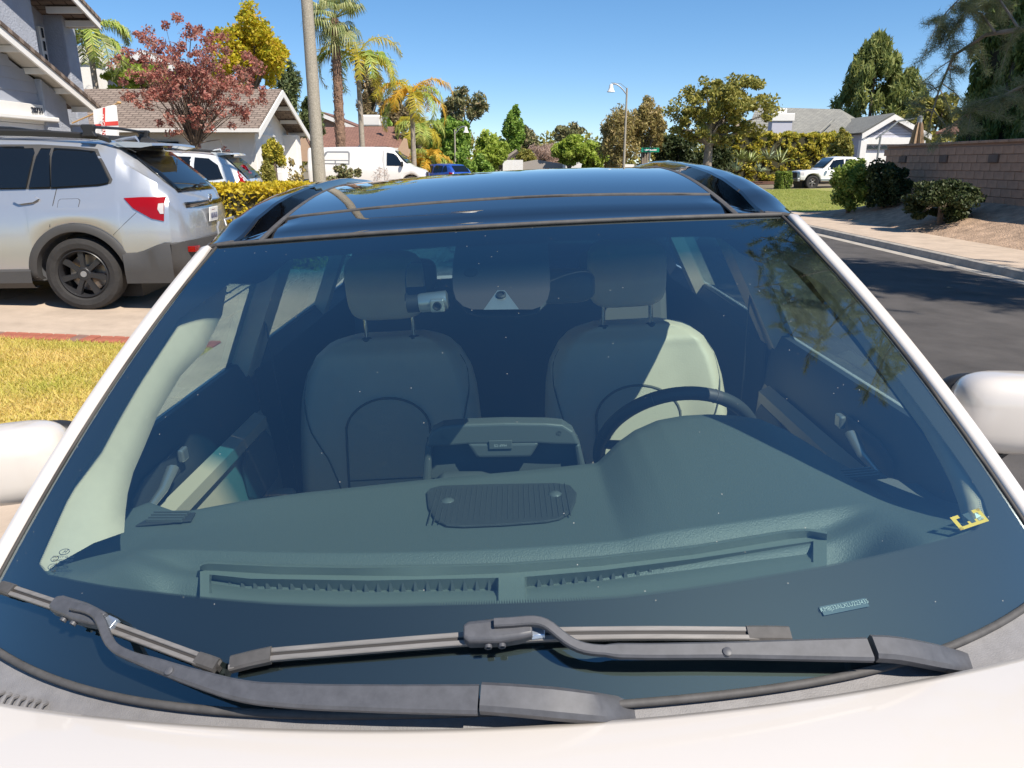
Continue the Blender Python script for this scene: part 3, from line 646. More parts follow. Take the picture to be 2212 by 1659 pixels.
for k in range(46):
    u = 500+k*26.6
    if 1060 < u < 1150 or u > 1745: continue
    sb_ = interp(*SBt, u); p = c_pl(u, sb_+1, 2, 1.044)
    MB().add([p+Vector(q) for q in ((-.0035,-.004,-.002),(.0035,-.004,-.002),(-.001,-.001,.020),(-.0035,.012,-.002),(.0035,.012,-.002))], [(0,1,2),(1,4,2),(4,3,2),(3,0,2)]).build('vent_fin', M['dashsm'], vp_)
# centre speaker grille with two domes
sp = [c_pl(u, v, 2, 1.05) for u, v in ((921,1065),(930,1056),(952,1050),(1060,1047),(1200,1045),(1232,1050),(1246,1068),(1244,1090),(1234,1118),(1210,1134),(1180,1141),(1090,1148),(1000,1151),(965,1148),(940,1132),(925,1100))]
for p in sp: p.z = dash_z(p.x, p.y)+.001
spo = MB().prism(sp, (0,0,.005)).build('speaker_grille', M['grille'], dash, bev=.003)
sc = sum(sp, Vector())/len(sp)
for k in range(26):                                          # fine ribs of the grille
    x = lerp(min(p.x for p in sp)+.02, max(p.x for p in sp)-.02, k/25)
    y0 = min(p.y for p in sp)+.022; y1 = max(p.y for p in sp)-.022
    MB().tube([(x, y0, dash_z(x, y0)+.006), (x, y1, dash_z(x, y1)+.006)], .0012, 4).build('grille_rib', M['grille'], spo)
for u, v in ((967,1083),(1199,1069)):
    p = c_pl(u, v, 2, 1.055); MB().lathe([(.015,-.003),(.014,.003),(.009,.007),(.001,.009)], Matrix.Translation((p.x, p.y, dash_z(p.x, p.y)+.004)), 18).build('grille_dome', M['dashsm'], spo, sm=60)
# end outlets beside the pillars
for s in (-1, 1):
    c = Vector((s*.64, .54, dash_z(s*.64, .54)+.003))
    MB().prism([c+Vector(q) for q in ((-.05,-.022,0),(.05,-.012,0),(.045,.022,0),(-.03,.03,0))], (0,0,.004)).build('side_outlet', M['intdark'], dash, bev=.003)
    for k in range(4): MB().box(c+Vector((0, -.012+.011*k, .006)), (.07,.004,.006), Matrix.Rotation(s*.1, 3, 'Z')).build('outlet_slat', M['dashsm'], dash)
# centre screen seen from behind
def sq(u, v, y=.78): return c_pl(u, v, 1, y)
top_ = [(921,962),(925,945),(934,928),(956,917),(1000,913),(1090,910),(1180,911),(1215,914),(1237,928),(1246,945),(1251,958),(1200,957),(1164,955),(1010,957),(960,961)]
screen = MB().prism([sq(u, v)+Vector((0,-.012,0)) for u, v in top_], (0,.045,0)).build('centre_screen', M['dashsm'], car, bev=.006, seg=3)
MB().prism([sq(u, v)+Vector((0,.024,0)) for u, v in ((912,1042),(920,955),(1250,950),(1264,1005),(1258,1040))], (0,.008,0)).build('screen_back', M['dashsm'], screen)
for pts in (((912,1042),(919,958),(934,960),(930,1042)), ((1240,957),(1252,955),(1265,1008),(1252,1036))): MB().prism([sq(u, v)+Vector((0,-.008,0)) for u, v in pts], (0,.04,0)).build('screen_edge', M['dashsm'], screen, bev=.006)
MB().prism([sq(u, v)+Vector((0,-.0125,0)) for u, v in ((1006,952),(1168,950),(1146,985),(1030,987))], (0,.04,0)).build('screen_housing', M['dashsm'], screen, bev=.008, seg=3)
MB().prism([sq(u, v)+Vector((0,-.0135,0)) for u, v in ((1056,946),(1106,945),(1107,964),(1057,965))], (0,-.003,0)).build('card_cover', M['dashsm'], screen, bev=.002)
pc = sq(1081, 956)+Vector((0,-.0168,0))
text('cover_lettering', 'MAP CS', .008, M['vinw'], frame_m(pc, (-1,0,0), (0,0,-1)), screen, .0002)
for u, v in ((957,940),(1206,932)): MB().lathe([(.006,0),(.006,.002)], frame_m(sq(u, v)+Vector((0,-.010,0)), (1,0,0), (0,0,1)), 16).build('screw_cap', M['dashsm'], screen)
lo = [(940,1035),(960,1018),(1040,1018),(1070,1026),(1120,1026),(1150,1018),(1215,1010),(1235,1020),(1240,1035)]
MB().loft([[sq(u, v, .755) for u, v in lo], [sq(u, 1050, .72) for u, v in lo]]).build('screen_bracket', M['dashsm'], car, sm=40, thick=.01)
# steering wheel
sw = MB(); cs = Vector((.425, 1.085, .918)); ax = Vector((0, -math.sin(R(64)), -math.cos(R(64)))); e1 = Vector((1,0,0)); e2 = ax.cross(e1).normalized()
rr = [[cs+(e1*math.cos(a)+e2*math.sin(a))*(.200+.0165*math.cos(b))+ax*.0175*math.sin(b) for b in np.linspace(0, 2*math.pi, 14, endpoint=False)] for a in np.linspace(0, 2*math.pi, 72, endpoint=False)]
rr.append(rr[0]); swo = sw.loft(rr, closed=True).build('steering_wheel', M['intdark'], car, sm=180)
superbox(cs-ax*.01, (.075,.04,.065), 3).build('airbag_cover', M['intdark'], swo, sm=60)
for a in (R(10), R(170), R(-90)): MB().tube([cs+(e1*math.cos(a)+e2*math.sin(a))*.05, cs+(e1*math.cos(a)+e2*math.sin(a))*.192], [.03,.02], 8, .5).build('spoke', M['intdark'], swo, sm=60)
MB().tube([cs+ax*.03, cs+ax*.30], .05, 12).build('steering_column', M['intdark'], car, sm=60)
for a in (R(68), R(112), R(20), R(160)):
    t_ = [cs+(e1*math.cos(a)+e2*math.sin(a))*(.200+.0171*math.cos(b))+ax*.0181*math.sin(b) for b in np.linspace(0, 2*math.pi, 14)]
    MB().tube(t_, .0007, 4).build('rim_seam', M['seam'], swo)
MB().box((0, 1.2, .55), (.24, .9, .25)).build('centre_console', M['intdark'], car, bev=.03)

# seats
def seat(cx, nm):
    def hw(t): return interp([0,.2,.45,.62,.74,.84,.93,.98,1.0], [.275,.275,.272,.268,.262,.248,.215,.175,.12], t)
    def sf(q, t):                                            # seat front surface, q in -1..1 across, t 0..1 up
        w = hw(t); b = smooth(.45, .95, abs(q)); e = smooth(.86, 1.0, abs(q))
        z = .56+t*.605; y = 1.30+t*.15-.030*b*(1-smooth(.55, .95, t)*.8)+.05*e*e-.012*math.sin(min(1, t/.9)*math.pi)+.03*smooth(.93, 1, t)
        return Vector((cx+q*w, y, z))
    rows = []
    for t in np.concatenate([np.linspace(0, .85, 26), np.linspace(.87, 1, 10)]):
        f = [sf(q, t) for q in np.linspace(-1, 1, 33)]
        rows.append(f+[f[-1]+Vector((.006,.05,-.006)), f[-1]+Vector((-.02,.10,-.01)), f[0]+Vector((.02,.10,-.01)), f[0]+Vector((-.006,.05,-.006))])
    st = MB().loft(rows, closed=True, cap=True).build('seat_back', M['leather'], car, sm=180)
    st['label'] = nm
    # perforated centre panel and seams
    pr = []
    for t in np.linspace(.05, .72, 26):
        k = .46*math.sqrt(max(.0, 1-max(0, (t-.58)/.145)**2)) if t > .58 else .46
        k = max(k, .06); pr.append([sf(q*k, t)+Vector((0,-.0035,0)) for q in np.linspace(-1, 1, 13)])
    MB().loft(pr).build('centre_panel', M['perf'], st, sm=180)
    seam = [sf(-.465, t) for t in np.linspace(.03, .60, 14)]+[sf(.465*math.cos(a), .58+.148*math.sin(a)) for a in np.linspace(math.pi, 0, 22)]+[sf(.465, t) for t in np.linspace(.60, .03, 14)]
    MB().tube([p+Vector((0,-.004,0)) for p in seam], .0035, 6).build('seam', M['seam'], st, sm=60)
    for s in (-1, 1):
        MB().tube([sf(s*interp([.3,.45,.6,.75,.86],[.55,.66,.84,.95,.985], t), t)+Vector((0,-.0015,0)) for t in np.linspace(.25, .9, 20)], .0022, 6).build('seam', M['seam'], st, sm=60)
    MB().tube([sf(q, .34)+Vector((0,-.004,0)) for q in np.linspace(-.46, .46, 8)], .002, 6).build('seam', M['seam'], st)
    hc = Vector((cx*.965, 1.50, 1.322))
    hd = superbox(hc, (.116,.055,.100), 4.2, 32, 22, Matrix.Rotation(R(8), 3, 'X')).build('headrest', M['leather'], car, sm=180)
    for s in (-1, 1):
        MB().tube([hc+Vector((s*.072,.0,-.08)), hc+Vector((s*.072,-.005,-.19))], .0065, 8).build('headrest_post', M['chrome'], hd, sm=60)
        MB().lathe([(.017,0),(.017,.008),(.009,.012)], Matrix.Translation(hc+Vector((s*.072,-.008,-.166))), 14).build('post_guide', M['intdark'], hd, sm=40)
    superbox((cx, 1.08, .50), (.27,.28,.08), 4).build('seat_cushion', M['leather'], car, sm=60)
seat(-.372, 'passenger seat back'); seat(.375, 'driver seat back, partly sunlit')
MB().loft([[Vector((x, 2.25+.12*t, .55+t*.6)) for x in np.linspace(-.66, .66, 9)]+[Vector((x, 2.40+.12*t, .55+t*.6)) for x in np.linspace(.66, -.66, 9)] for t in np.linspace(0, 1, 6)], closed=True, cap=True).build('rear_seat_back', M['intgrey'], car, bev=.03)
for x in (-.42, 0, .42): superbox((x, 2.42, 1.22), (.12,.05,.07), 4).build('rear_headrest', M['intgrey'], car, sm=60)
superbox((0, 2.0, .50), (.64,.25,.07), 5).build('rear_cushion', M['intgrey'], car, sm=60)
for s in (-1, 1):                                            # seat belts
    MB().loft([[Vector((s*.715, 1.44, 1.33)), Vector((s*.705, 1.40, 1.33))], [Vector((s*.71, 1.46, 1.0)), Vector((s*.70, 1.42, 1.0))], [Vector((s*.69, 1.46, .6)), Vector((s*.68, 1.42, .6))]]).build('seat_belt', M['intdark'], car, thick=.002)
    MB().box((s*.725, 1.43, 1.33), (.02,.06,.05)).build('belt_anchor', M['black'], car, bev=.006)

# toll sticker, etching, VIN plate, dash cam
stk = [cw(u, v, -.0025) for u, v in ((2048,1118),(2114,1096),(2139,1126),(2074,1148))]
def SQ(a, b, o=0): return lerp(lerp(stk[0], stk[1], a), lerp(stk[3], stk[2], a), b)+WN*o
stb = MB().add([SQ(0,0), SQ(1,0), SQ(1,1), SQ(0,1)], [(0,1,2,3)]).build('toll_sticker', glassmat('sticker_film', (.85,.9,.88), 1), car)
for a0, b0, a1, b1 in ((.03,.05,.15,.97),(.03,.78,.97,.97),(.85,.05,.97,.97),(.03,.05,.28,.26),(.72,.05,.97,.26),(.38,.60,.48,.82),(.60,.60,.70,.82)):
    MB().add([SQ(a0,b0,.0008), SQ(a1,b0,.0008), SQ(a1,b1,.0008), SQ(a0,b1,.0008)], [(0,1,2,3)]).build('sticker_antenna', M['stickery'], stb)
MB().add([SQ(.40,.12,.0012), SQ(.60,.10,.0012), SQ(.61,.76,.0012), SQ(.47,.78,.0012)], [(0,1,2,3)]).build('sticker_chip', M['stickerd'], stb)
MB().add([SQ(.76,.24,.0012), SQ(.87,.55,.0012), SQ(.68,.60,.0012)], [(0,1,2)]).build('sticker_emblem', M['stickerc'], stb)
ex = (stk[1]-stk[0]); ey = (stk[0]-stk[3])
text('sticker_lettering', 'STRA', ey.length*.22, M['stickerc'], frame_m(SQ(.80, .70, .0014), ex, ey) @ Matrix.Diagonal((-1,1,1,1)), stb, .0001)
vn = [cw(u, v, -.0015) for u, v in ((1770,1311),(1868,1292),(1878,1310),(1780,1330))]
vp = MB().add(vn, [(0,1,2,3)]).build('vin_window', mat('vin_window_blue', (.02,.045,.07), .4), car)
for p in vp.data.vertices: p.co = p.co+WN*.0005
text('vin_lettering', 'KM8J33ALXLU223435', .0078, M['vinw'], frame_m(lerp(lerp(vn[0], vn[1], .5), lerp(vn[3], vn[2], .5), .42)+WN*.0012, vn[1]-vn[0], vn[0]-vn[3]), vp, .0001)
ep = cw(139, 1192, -.0025); e_ = MB()
ring = [ep+Vector((math.cos(a)*.0075, math.sin(a)*.0048*math.cos(WR_), math.sin(a)*.0048*math.sin(WR_))) for a in np.linspace(0, 2*math.pi, 24)]
em = e_.tube(ring, .0006, 4).build('glass_emblem', M['etch'], car)
MS = frame_m(ep, (1,0,0), (0,math.cos(WR_),math.sin(WR_)))
text('emblem_letter', 'H', .008, M['etch'], MS, em, .0001, shear=.5)
for k, t in enumerate(('SAFETY GLASS', 'WINDSHIELD', '43R - 001', 'AS1 M-1', 'LAMINATED')):
    text('glass_lettering', t, .005, M['etch'], frame_m(cw(137-k*1.5, 1203+k*7.5, -.0025), (1,0,-.06), (0,math.cos(WR_),math.sin(WR_))), em, .0001)
for u, v in ((118,1207),(112,1224)):
    c = cw(u, v, -.0025); MB().tube([c+Vector((math.cos(a)*.0055, math.sin(a)*.0045*math.cos(WR_), math.sin(a)*.0045*math.sin(WR_))) for a in np.linspace(0, 2*math.pi, 20)], .0005, 4).build('glass_mark', M['etch'], em)
text('pillar_lettering', 'XTGT', .008, M['etch'], frame_m(cw(447, 612, -.003), (1,0,0), (0,.8,.6)), em, .0001)

dc_ = cw(935, 650, -.035)
cam_ = thing('dash_camera', 'silver dash camera with dark screen stuck behind the windscreen', 'dash camera')
cam_.matrix_world = CAR @ Matrix.Translation(dc_)
def cl(u, v): return cw(u, v, -.035)-dc_
a, b = cl(905, 655), cl(965, 648)
MB().tube([a, lerp(a, b, .1), b, b+(b-a)*.06], [.016,.018,.018,.012], 20).build('camera_body', M['satin'], cam_, sm=40)
MB().tube([cl(880, 657), a], .0165, 18).build('camera_cap', M['black'], cam_, sm=40)
lc = cl(947, 656)+Vector((0,-.016,0))
cb = MB().box(lc, (.026,.014,.024)).build('lens_block', M['satin'], cam_, bev=.003)
MB().lathe([(.008,0),(.008,.006),(.006,.006),(.004,.002)], frame_m(lc+Vector((0,-.006,0)), (1,0,0), (0,0,1)), 18).build('camera_lens', M['black'], cb, sm=40)
MB().box(cl(899, 631)+Vector((0,0,.002)), (.040,.004,.020), Matrix.Rotation(R(-50), 3, 'X')).build('mount_pad', M['gloss'], cam_, bev=.002)
MB().tube([cl(878, 640), cl(876, 605), cl(878, 580), cl(887, 567), cl(905, 566), cl(918, 571), cl(933, 575)], .0012, 5).build('cable', M['intdark'], cam_, sm=60)
MB().tube([cl(878, 648), cl(878, 636)], .0035, 8).build('cable_plug', M['black'], cam_)

# ------------------------------------------------------------------ ground, road, pavements
def road_z(x): u = (x-3.35)/4.65; return .145*(1-u*u)-.07
def zl(x): return .06+.045*min(8, max(0, -1.45-x))
def zr_(x, y):
    w = smooth(27, 23, y)
    a = .06 if x < 9.9 else lerp(.06, .72, min(1, (x-9.9)/2.1)); b = .06+.022*min(14, max(0, x-9.9))
    return lerp(b, a, w)
gx_ = [-600,-200,-60,-30,-20,-12,-9.5,-6,-4,-2.65,-1.5,-1.4,0,3.3,6,8.1,8.2,9.9,10.5,11.2,12,14,20,30,60,200,600]
gy_ = [-200,-60,-20,-8,0,4,8,12,16,20,23,24,25,26,27,30,40,50,60,90,150,300,600,1500]
rows = [[Vector((x, y, (zl(x) if x < -1.45 else (road_z(max(-1.3, min(8, x)))-.06 if x < 8.15 else zr_(x, y)))-.015)) for x in gx_] for y in gy_]
struct(MB().loft(rows).build('ground', M['ground'], sm=180))
rx = np.linspace(-1.3, 8.0, 24)
struct(MB().loft([[Vector((x, y, road_z(x))) for x in rx] for y in np.linspace(-40, 140, 46)]).build('road', M['asphalt'], sm=180))
struct(MB().loft([[Vector((x, y, .075+.004+.0*x)) for x in np.linspace(8.2, 60, 12)] for y in (45.5, 48, 51, 54)]).build('side_street', M['asphalt'], sm=180))
for x0, x1, s in ((-1.3, -1.45, -1), (8.0, 8.15, 1)):
    kb = MB().loft([[Vector((x0-s*.35, y, road_z(max(-1.3, min(8, x0-s*.35)))+.004)), Vector((x0-s*.01, y, -.062)), Vector((x0+s*.02, y, .055)), Vector((x0+s*.04, y, .066)), Vector((x1, y, .066)), Vector((x1, y, -.1))] for y in np.linspace(-20, 90, 60)]).build('kerb', M['kerb'], sm=40)
    struct(kb)
def slabs(name, x0, x1, y0, y1, step, zf, m=M['concrete']):
    base = struct(MB().loft([[Vector((x, y, zf(x, y)-.006)) for x in (x0, x1)] for y in np.linspace(y0, y1, 20)]).build(name, M['kerb']))
    y = y0
    while y < y1-.1:
        b = MB(); P = [(x0, y+.006), (x1, y+.006), (x1, min(y1, y+step)-.006), (x0, min(y1, y+step)-.006)]
        b.prism([Vector((px, py, zf(px, py)-.05)) for px, py in P], (0,0,.056)); b.build('paving_slab', m, base, bev=.004, seg=1); y += step
    return base
slabs('sidewalk', -2.65, -1.452, -7, 40, 1.5, lambda x, y: zl(x)+.006)
slabs('sidewalk', 8.152, 9.9, -3, 44, 1.8, lambda x, y: .068)
struct(MB().loft([[Vector((x, y, zl(x)+.004)) for x in np.linspace(-12, -2.66, 10)] for y in np.linspace(-8, 6.44, 10)]).build('lawn', M['lawn'], sm=180))
dv = struct(MB().loft([[Vector((x, y, zl(x)+.002)) for x in np.linspace(-10.6, -2.66, 8)] for y in np.linspace(6.66, 12.0, 5)]).build('driveway', M['concrete'], sm=180))
for x0 in (-3.0, -5.6, -8.2):
    for y0 in (6.67, 9.3): 
        MB().prism([Vector((x, y, zl(x)-.04)) for x, y in ((x0, y0), (x0-2.58, y0), (x0-2.58, y0+2.6), (x0, y0+2.6))], (0,0,.052)).build('driveway_slab', M['concrete'], dv, bev=.005, seg=1)
struct(MB().loft([[Vector((x, y, zl(x)+.004)) for x in np.linspace(-12, -2.66, 8)] for y in (13.2, 15, 17.5)]).build('neighbour_driveway', M['concrete']))
struct(MB().loft([[Vector((x, y, zl(x)+.004)) for x in np.linspace(-12, -1.5, 8)] for y in (34, 37, 40)]).build('far_driveway', M['concrete']))
be = struct(MB().loft([[Vector((x, y, zl(x)+.0)) for x in np.linspace(-9.5, -2.66, 8)] for y in (6.44, 6.66)]).build('brick_edging', M['kerb']))
bm_ = None
for k in range(62):
    x = -2.72-k*.109
    if bm_ is None:
        bo = MB().box((0,0,0), (.098,.205,.06)).build('brick', M['brickred'], be, bev=.006, seg=1); bm_ = bo
    else:
        bo = bm_.copy(); COL.objects.link(bo)
        if k % 7 == 4 or rnd.random() < .08:
            bo.data = bo.data.copy(); bo.data.materials[0] = M['brickdark']
    bo.location = (x, 6.55+rnd.uniform(-.004,.004), zl(x)-.010+rnd.uniform(-.002,.003)); bo.rotation_euler = (rnd.uniform(-.01,.01), rnd.uniform(-.02,.02)+.045, rnd.uniform(-.02,.02))
# right-hand verge and lawn
verge = struct(MB().loft([[Vector((x, y, zr_(x, y)+.004+.03*noise.noise((x*1.3, y*1.3, 0))*smooth(9.95, 10.6, x))) for x in np.linspace(9.9, 12.1, 16)] for y in np.linspace(2, 27, 80)]).build('dirt_verge', M['dirt'], sm=180))
struct(MB().loft([[Vector((x, y, zr_(x, y)+.006)) for x in np.linspace(9.9, 24, 20)] for y in np.linspace(26.2, 45.3, 16)]).build('right_lawn', M['greenlawn'], sm=180))
struct(MB().loft([[Vector((x, y, .08+.022*min(14, x-9.9)+.02*(y-54))) for x in np.linspace(9.9, 40, 20)] for y in np.linspace(54.1, 60, 6)]).build('planting_bed', M['mulch'], sm=180))
# grass blades (uncountable)
def blades(name, x0, x1, y0, y1, n, h, zf, m, dens=None):
    x = NP.uniform(x0, x1, n); y = NP.uniform(y0, y1, n); z = np.array([zf(a, b) for a, b in zip(x, y)])
    a = NP.uniform(0, 2*np.pi, n); w = .0035+NP.rand(n)*.003; hh = h*(.5+NP.rand(n)); l = NP.normal(0, .6, (n, 2))*hh[:, None]
    V = np.zeros((n, 3, 3)); V[:, 0] = np.stack([x-w*np.cos(a), y-w*np.sin(a), z], 1); V[:, 1] = np.stack([x+w*np.cos(a), y+w*np.sin(a), z], 1); V[:, 2] = np.stack([x+l[:, 0], y+l[:, 1], z+hh], 1)
    return stuff(quads(name, V, m, tri=True))
M['grassL'] = leafmat('dry_grass_blades', [(.42,.46,.08),(.58,.52,.12),(.72,.56,.18),(.78,.58,.26)], .4, patch=1.1)
M['grassR'] = leafmat('green_grass_blades', [(.20,.28,.05),(.33,.38,.08),(.48,.45,.13)], .4)
o = blades('lawn_grass', -6.6, -2.66, 1.8, 6.43, 110000, .032, lambda x, y: zl(x)+.003, M['grassL'])
o['label'] = 'yellowing short grass of the front lawn'; o['category'] = 'grass'
o = blades('verge_grass', 9.95, 17, 26.3, 45, 45000, .05, lambda x, y: zr_(x, y)+.005, M['grassR'])
o['label'] = 'green grass of the corner lawn'; o['category'] = 'grass'
# fallen leaves and twigs on the road
lm = leafmat('dead_leaf', [(.45,.25,.12),(.55,.38,.22),(.30,.16,.08)], .2)
lf_ = None
for k, (x, y) in enumerate([(7.2,9.0),(6.6,8.3),(7.5,8.6),(6.9,7.4),(6.2,7.9),(7.3,10.1),(6.4,9.4),(5.9,6.9),(7.6,7.2),(6.7,6.4),(-3.6,4.6),(7.0,11.2),(6.1,10.3)]):
    if lf_ is None:
        lf_ = MB().add([(-.04,0,.0),(-.015,.022,.012),(.02,.02,.008),(.05,0,.004),(.02,-.02,.014),(-.015,-.02,.006)], [(0,5,4,3,2,1)]).build('fallen_leaf', lm); o = lf_
    else: o = lf_.copy(); COL.objects.link(o)
    z = road_z(x) if x > -1 else zl(x)+.04
    o.location = (x, y, z+.006); o.rotation_euler = (0, 0, rnd.uniform(0, 6)); o.scale = (rnd.uniform(.5, 1.1),)*3
    tag(o, 'small dry brown leaf lying on the asphalt near the right kerb' if x > -1 else 'reddish dry leaf lying on the yellowing lawn', 'leaf', 'dry leaves on the asphalt' if x > -1 else None)

# block wall on the right
wall = tag(struct(MB().box((12.16, 18.1, 1.43), (.16, 14.0, 1.56)).build('garden_wall', M['mortar'])), 'tan concrete block garden wall with protruding dark blocks', 'wall')
del wall['kind']
blk = MB().box((0,0,0), (.19, .396, .194)).build('wall_block', M['block'], wall, bev=.008, seg=1)
nb = 0
for r_ in range(7):
    y = 11.2+(.2 if r_ % 2 else 0)
    while y < 25.1 and nb < 300:
        if nb: o = blk.copy(); COL.objects.link(o)
        else: o = blk
        o.location = (12.14+rnd.uniform(-.004,.004), y, .78+r_*.204); o.rotation_euler = (0,0,rnd.uniform(-.004,.004)); nb += 1; y += .406
for k in range(5):
    MB().box((12.06, 14.9+k*2.25, .78+5*.204), (.12,.38,.19)).build('protruding_block', M['blockdark'], wall, bev=.008, seg=1)
y = 11.2
while y < 25:
    MB().box((12.14, y+.2, 2.215), (.25,.396,.07)).build('cap_block', M['block'], wall, bev=.008, seg=1); y += .406

# ------------------------------------------------------------------ vehicles
def sec(zb, zs, zr, wl, wb, wr):
    return [(wl*.86, zb), (wl*.97, zb+.05), (wl, lerp(zb, zs, .35)), (wl, lerp(zb, zs, .68)), (wb+.004, zs-.07), (wb-.018, zs-.01), (lerp(wb, wr, .35)-.012, lerp(zs, zr, .35)), (lerp(wb, wr, .72), lerp(zs, zr, .72)), (wr+.01, zr-.10*min(1, (zr-zs)/.4)), (wr-.035, zr-.035*min(1, (zr-zs)/.3)), (wr-.14, zr-.008), (wr*.45, zr+.008), (0, zr+.014)]
class Body:
    def __init__(s, st): s.st = st; s.xs = [a[0] for a in st]
    def prm(s, x): return [interp(s.xs, [a[k] for a in s.st], x) for k in range(1, 7)]
    def hw(s, x, z):
        p = sec(*s.prm(x)); return interp([a[1] for a in p], [a[0] for a in p], z)
    def mesh(s, name, m, parent, arches=(), r=.46, n=60, sm=40):
        b = MB(); rows = []
        X = sorted(set(list(np.linspace(s.xs[0], s.xs[-1], n))+s.xs+[xa+r*math.cos(a) for xa, za in arches for a in np.linspace(0, math.pi, 25)]))
        for x in X:
            q = s.prm(x)
            for xa, za in arches:
                if abs(x-xa) < r: q[0] = max(q[0], za+math.sqrt(r*r-(x-xa)**2)-.02)
            p = sec(*q); rows.append([Vector((x, y, z)) for y, z in p]+[Vector((x, -y, z)) for y, z in p[-2::-1]])
        b.loft(rows, closed=True, cap=True); o = b.build(name, m, parent, sm=sm)
        for xa, za in arches:                                # dark wheel housing behind the arch
            MB().box((xa, 0, za+.05), (r*1.9, 1.2, r*1.5)).build('wheel_housing', M['black'], parent)
        return o
    def hws(s, x, z): return sum(s.hw(x, z+d) for d in (-.09,-.045,0,.045,.09))/5
    def panel(s, name, pts, m, parent, sd=1, th=.012, out=.004, bev=0):     # a piece laid on the flank, pts in (x, z)
        P = []
        for i in range(len(pts)):
            a, b = pts[i], pts[(i+1) % len(pts)]
            for t in (0, .25, .5, .75): P.append((lerp(a[0], b[0], t), lerp(a[1], b[1], t)))
        c = (sum(p[0] for p in P)/len(P), sum(p[1] for p in P)/len(P)); n = len(P)
        gl = m.name == 'tinted_car_glass'; hw = s.hws if gl else s.hw; out = out+.018 if gl else out
        vs = []; rings = (1, .8, .55, .28)
        for k in rings: vs += [Vector((lerp(c[0], x, k), sd*(hw(lerp(c[0], x, k), lerp(c[1], z, k))+out), lerp(c[1], z, k))) for x, z in P]
        vs.append(Vector((c[0], sd*(hw(*c)+out), c[1])))
        fs = [(r_*n+i, r_*n+(i+1) % n, (r_+1)*n+(i+1) % n, (r_+1)*n+i) for r_ in range(3) for i in range(n)]+[(3*n+i, 3*n+(i+1) % n, 4*n) for i in range(n)]
        k0 = len(vs); vs += [v-Vector((0, sd*(th+out), 0)) for v in vs[:n]]; fs += [(i, (i+1) % n, k0+(i+1) % n, k0+i) for i in range(n)]
        return MB().add(vs, fs).build(name, m, parent, sm=45)
def wheel(parent, x, sd, r, w, yo, rim_mat, spokes=7, rr=.62, cap=None, sw=.05):
    mx = Matrix.Translation((x, sd*yo, r)) @ Matrix.Rotation(-sd*math.pi/2, 4, 'X')
    t = MB().lathe([(r*rr*.98, -w*.45),(r*.90, -w*.5),(r*.985, -w*.40),(r, -w*.2),(r, w*.2),(r*.985, w*.40),(r*.955, w*.47),(r*.85, w*.53),(r*.72, w*.5),(r*rr, w*.40)], mx, 44, close=False).build('wheel', M['rubber'], parent, sm=30)
    rm = MB().lathe([(r*rr*1.01, w*.42),(r*rr*.96, w*.46),(r*rr*.90, w*.36),(r*rr*.86, -w*.3)], mx, 40, close=False)
    rm.lathe([(.075, -w*.1),(.075, w*.36),(.06, w*.40),(.001, w*.40)], mx, 20, close=False)
    for k in range(spokes):
        a = 2*math.pi*k/spokes+.25; c, s_ = math.cos(a), math.sin(a); p, q = (-s_, c), (c, s_)
        rows = []
        for tt, wd in ((.05, sw*.95), (.13/.3*r*rr, sw*.72), (r*rr*.92, sw*1.05)):
            rows.append([mx @ Vector((q[0]*tt+p[0]*wd*e, q[1]*tt+p[1]*wd*e, zz)) for e, zz in ((-.8, w*.26), (-.62, w*.38), (.62, w*.38), (.8, w*.26))])
        rm.loft(rows, closed=True, cap=True)
    ro = rm.build('rim', rim_mat, t, sm=30)
    MB().lathe([(r*.5, -w*.15), (r*.5, -w*.1)], mx, 24).build('brake_disc', M['alloy'], t)
    if cap: MB().lathe([(.032, w*.40), (.030, w*.43), (.001, w*.43)], mx, 18).build('hub_cap', cap, t, sm=40)
    return t

# ---- silver SUV in the driveway
suv = thing('silver_suv', 'silver SUV with black roof bars and black wheels on the driveway', 'car', (-4.56, 8.72, .205), R(185))
bpy.context.view_layer.update()
SI = suv.matrix_world.inverted()
def sv(u, v, y=.97):
    o = SI @ CAM; d = SI.to_3x3() @ ray(u, v); p = o+d*((y-o.y)/d.y); return (p.x, p.z)
B = Body([(-1.07,.52,.84,.96,.60,.58,.42),(-1.02,.46,.95,1.10,.83,.80,.60),(-.93,.40,1.10,1.235,.945,.915,.74),(-.80,.37,1.13,1.365,.97,.94,.745),(-.60,.35,1.135,1.535,.98,.95,.735),(-.42,.33,1.135,1.675,.985,.955,.715),(-.2,.32,1.135,1.72,.985,.955,.705),(.5,.30,1.12,1.755,.985,.955,.705),(1.5,.30,1.10,1.765,.985,.955,.71),(2.0,.30,1.09,1.73,.985,.955,.70),(2.3,.30,1.08,1.58,.985,.955,.70),(2.75,.30,1.06,1.22,.985,.955,.74),(3.0,.30,1.04,1.12,.985,.95,.75),(3.5,.32,.98,1.04,.96,.93,.70),(3.72,.38,.90,.95,.90,.86,.6),(3.86,.45,.75,.80,.66,.62,.4)])
B.mesh('body', M['silver'], suv, [(0,.375),(2.82,.375)], .455)
for x in (0, 2.82):
    for sd in (-1, 1):
        wheel(suv, x, sd, .378, .255, .845, M['rim'], 7, .66, M['metalgrey'], .045)
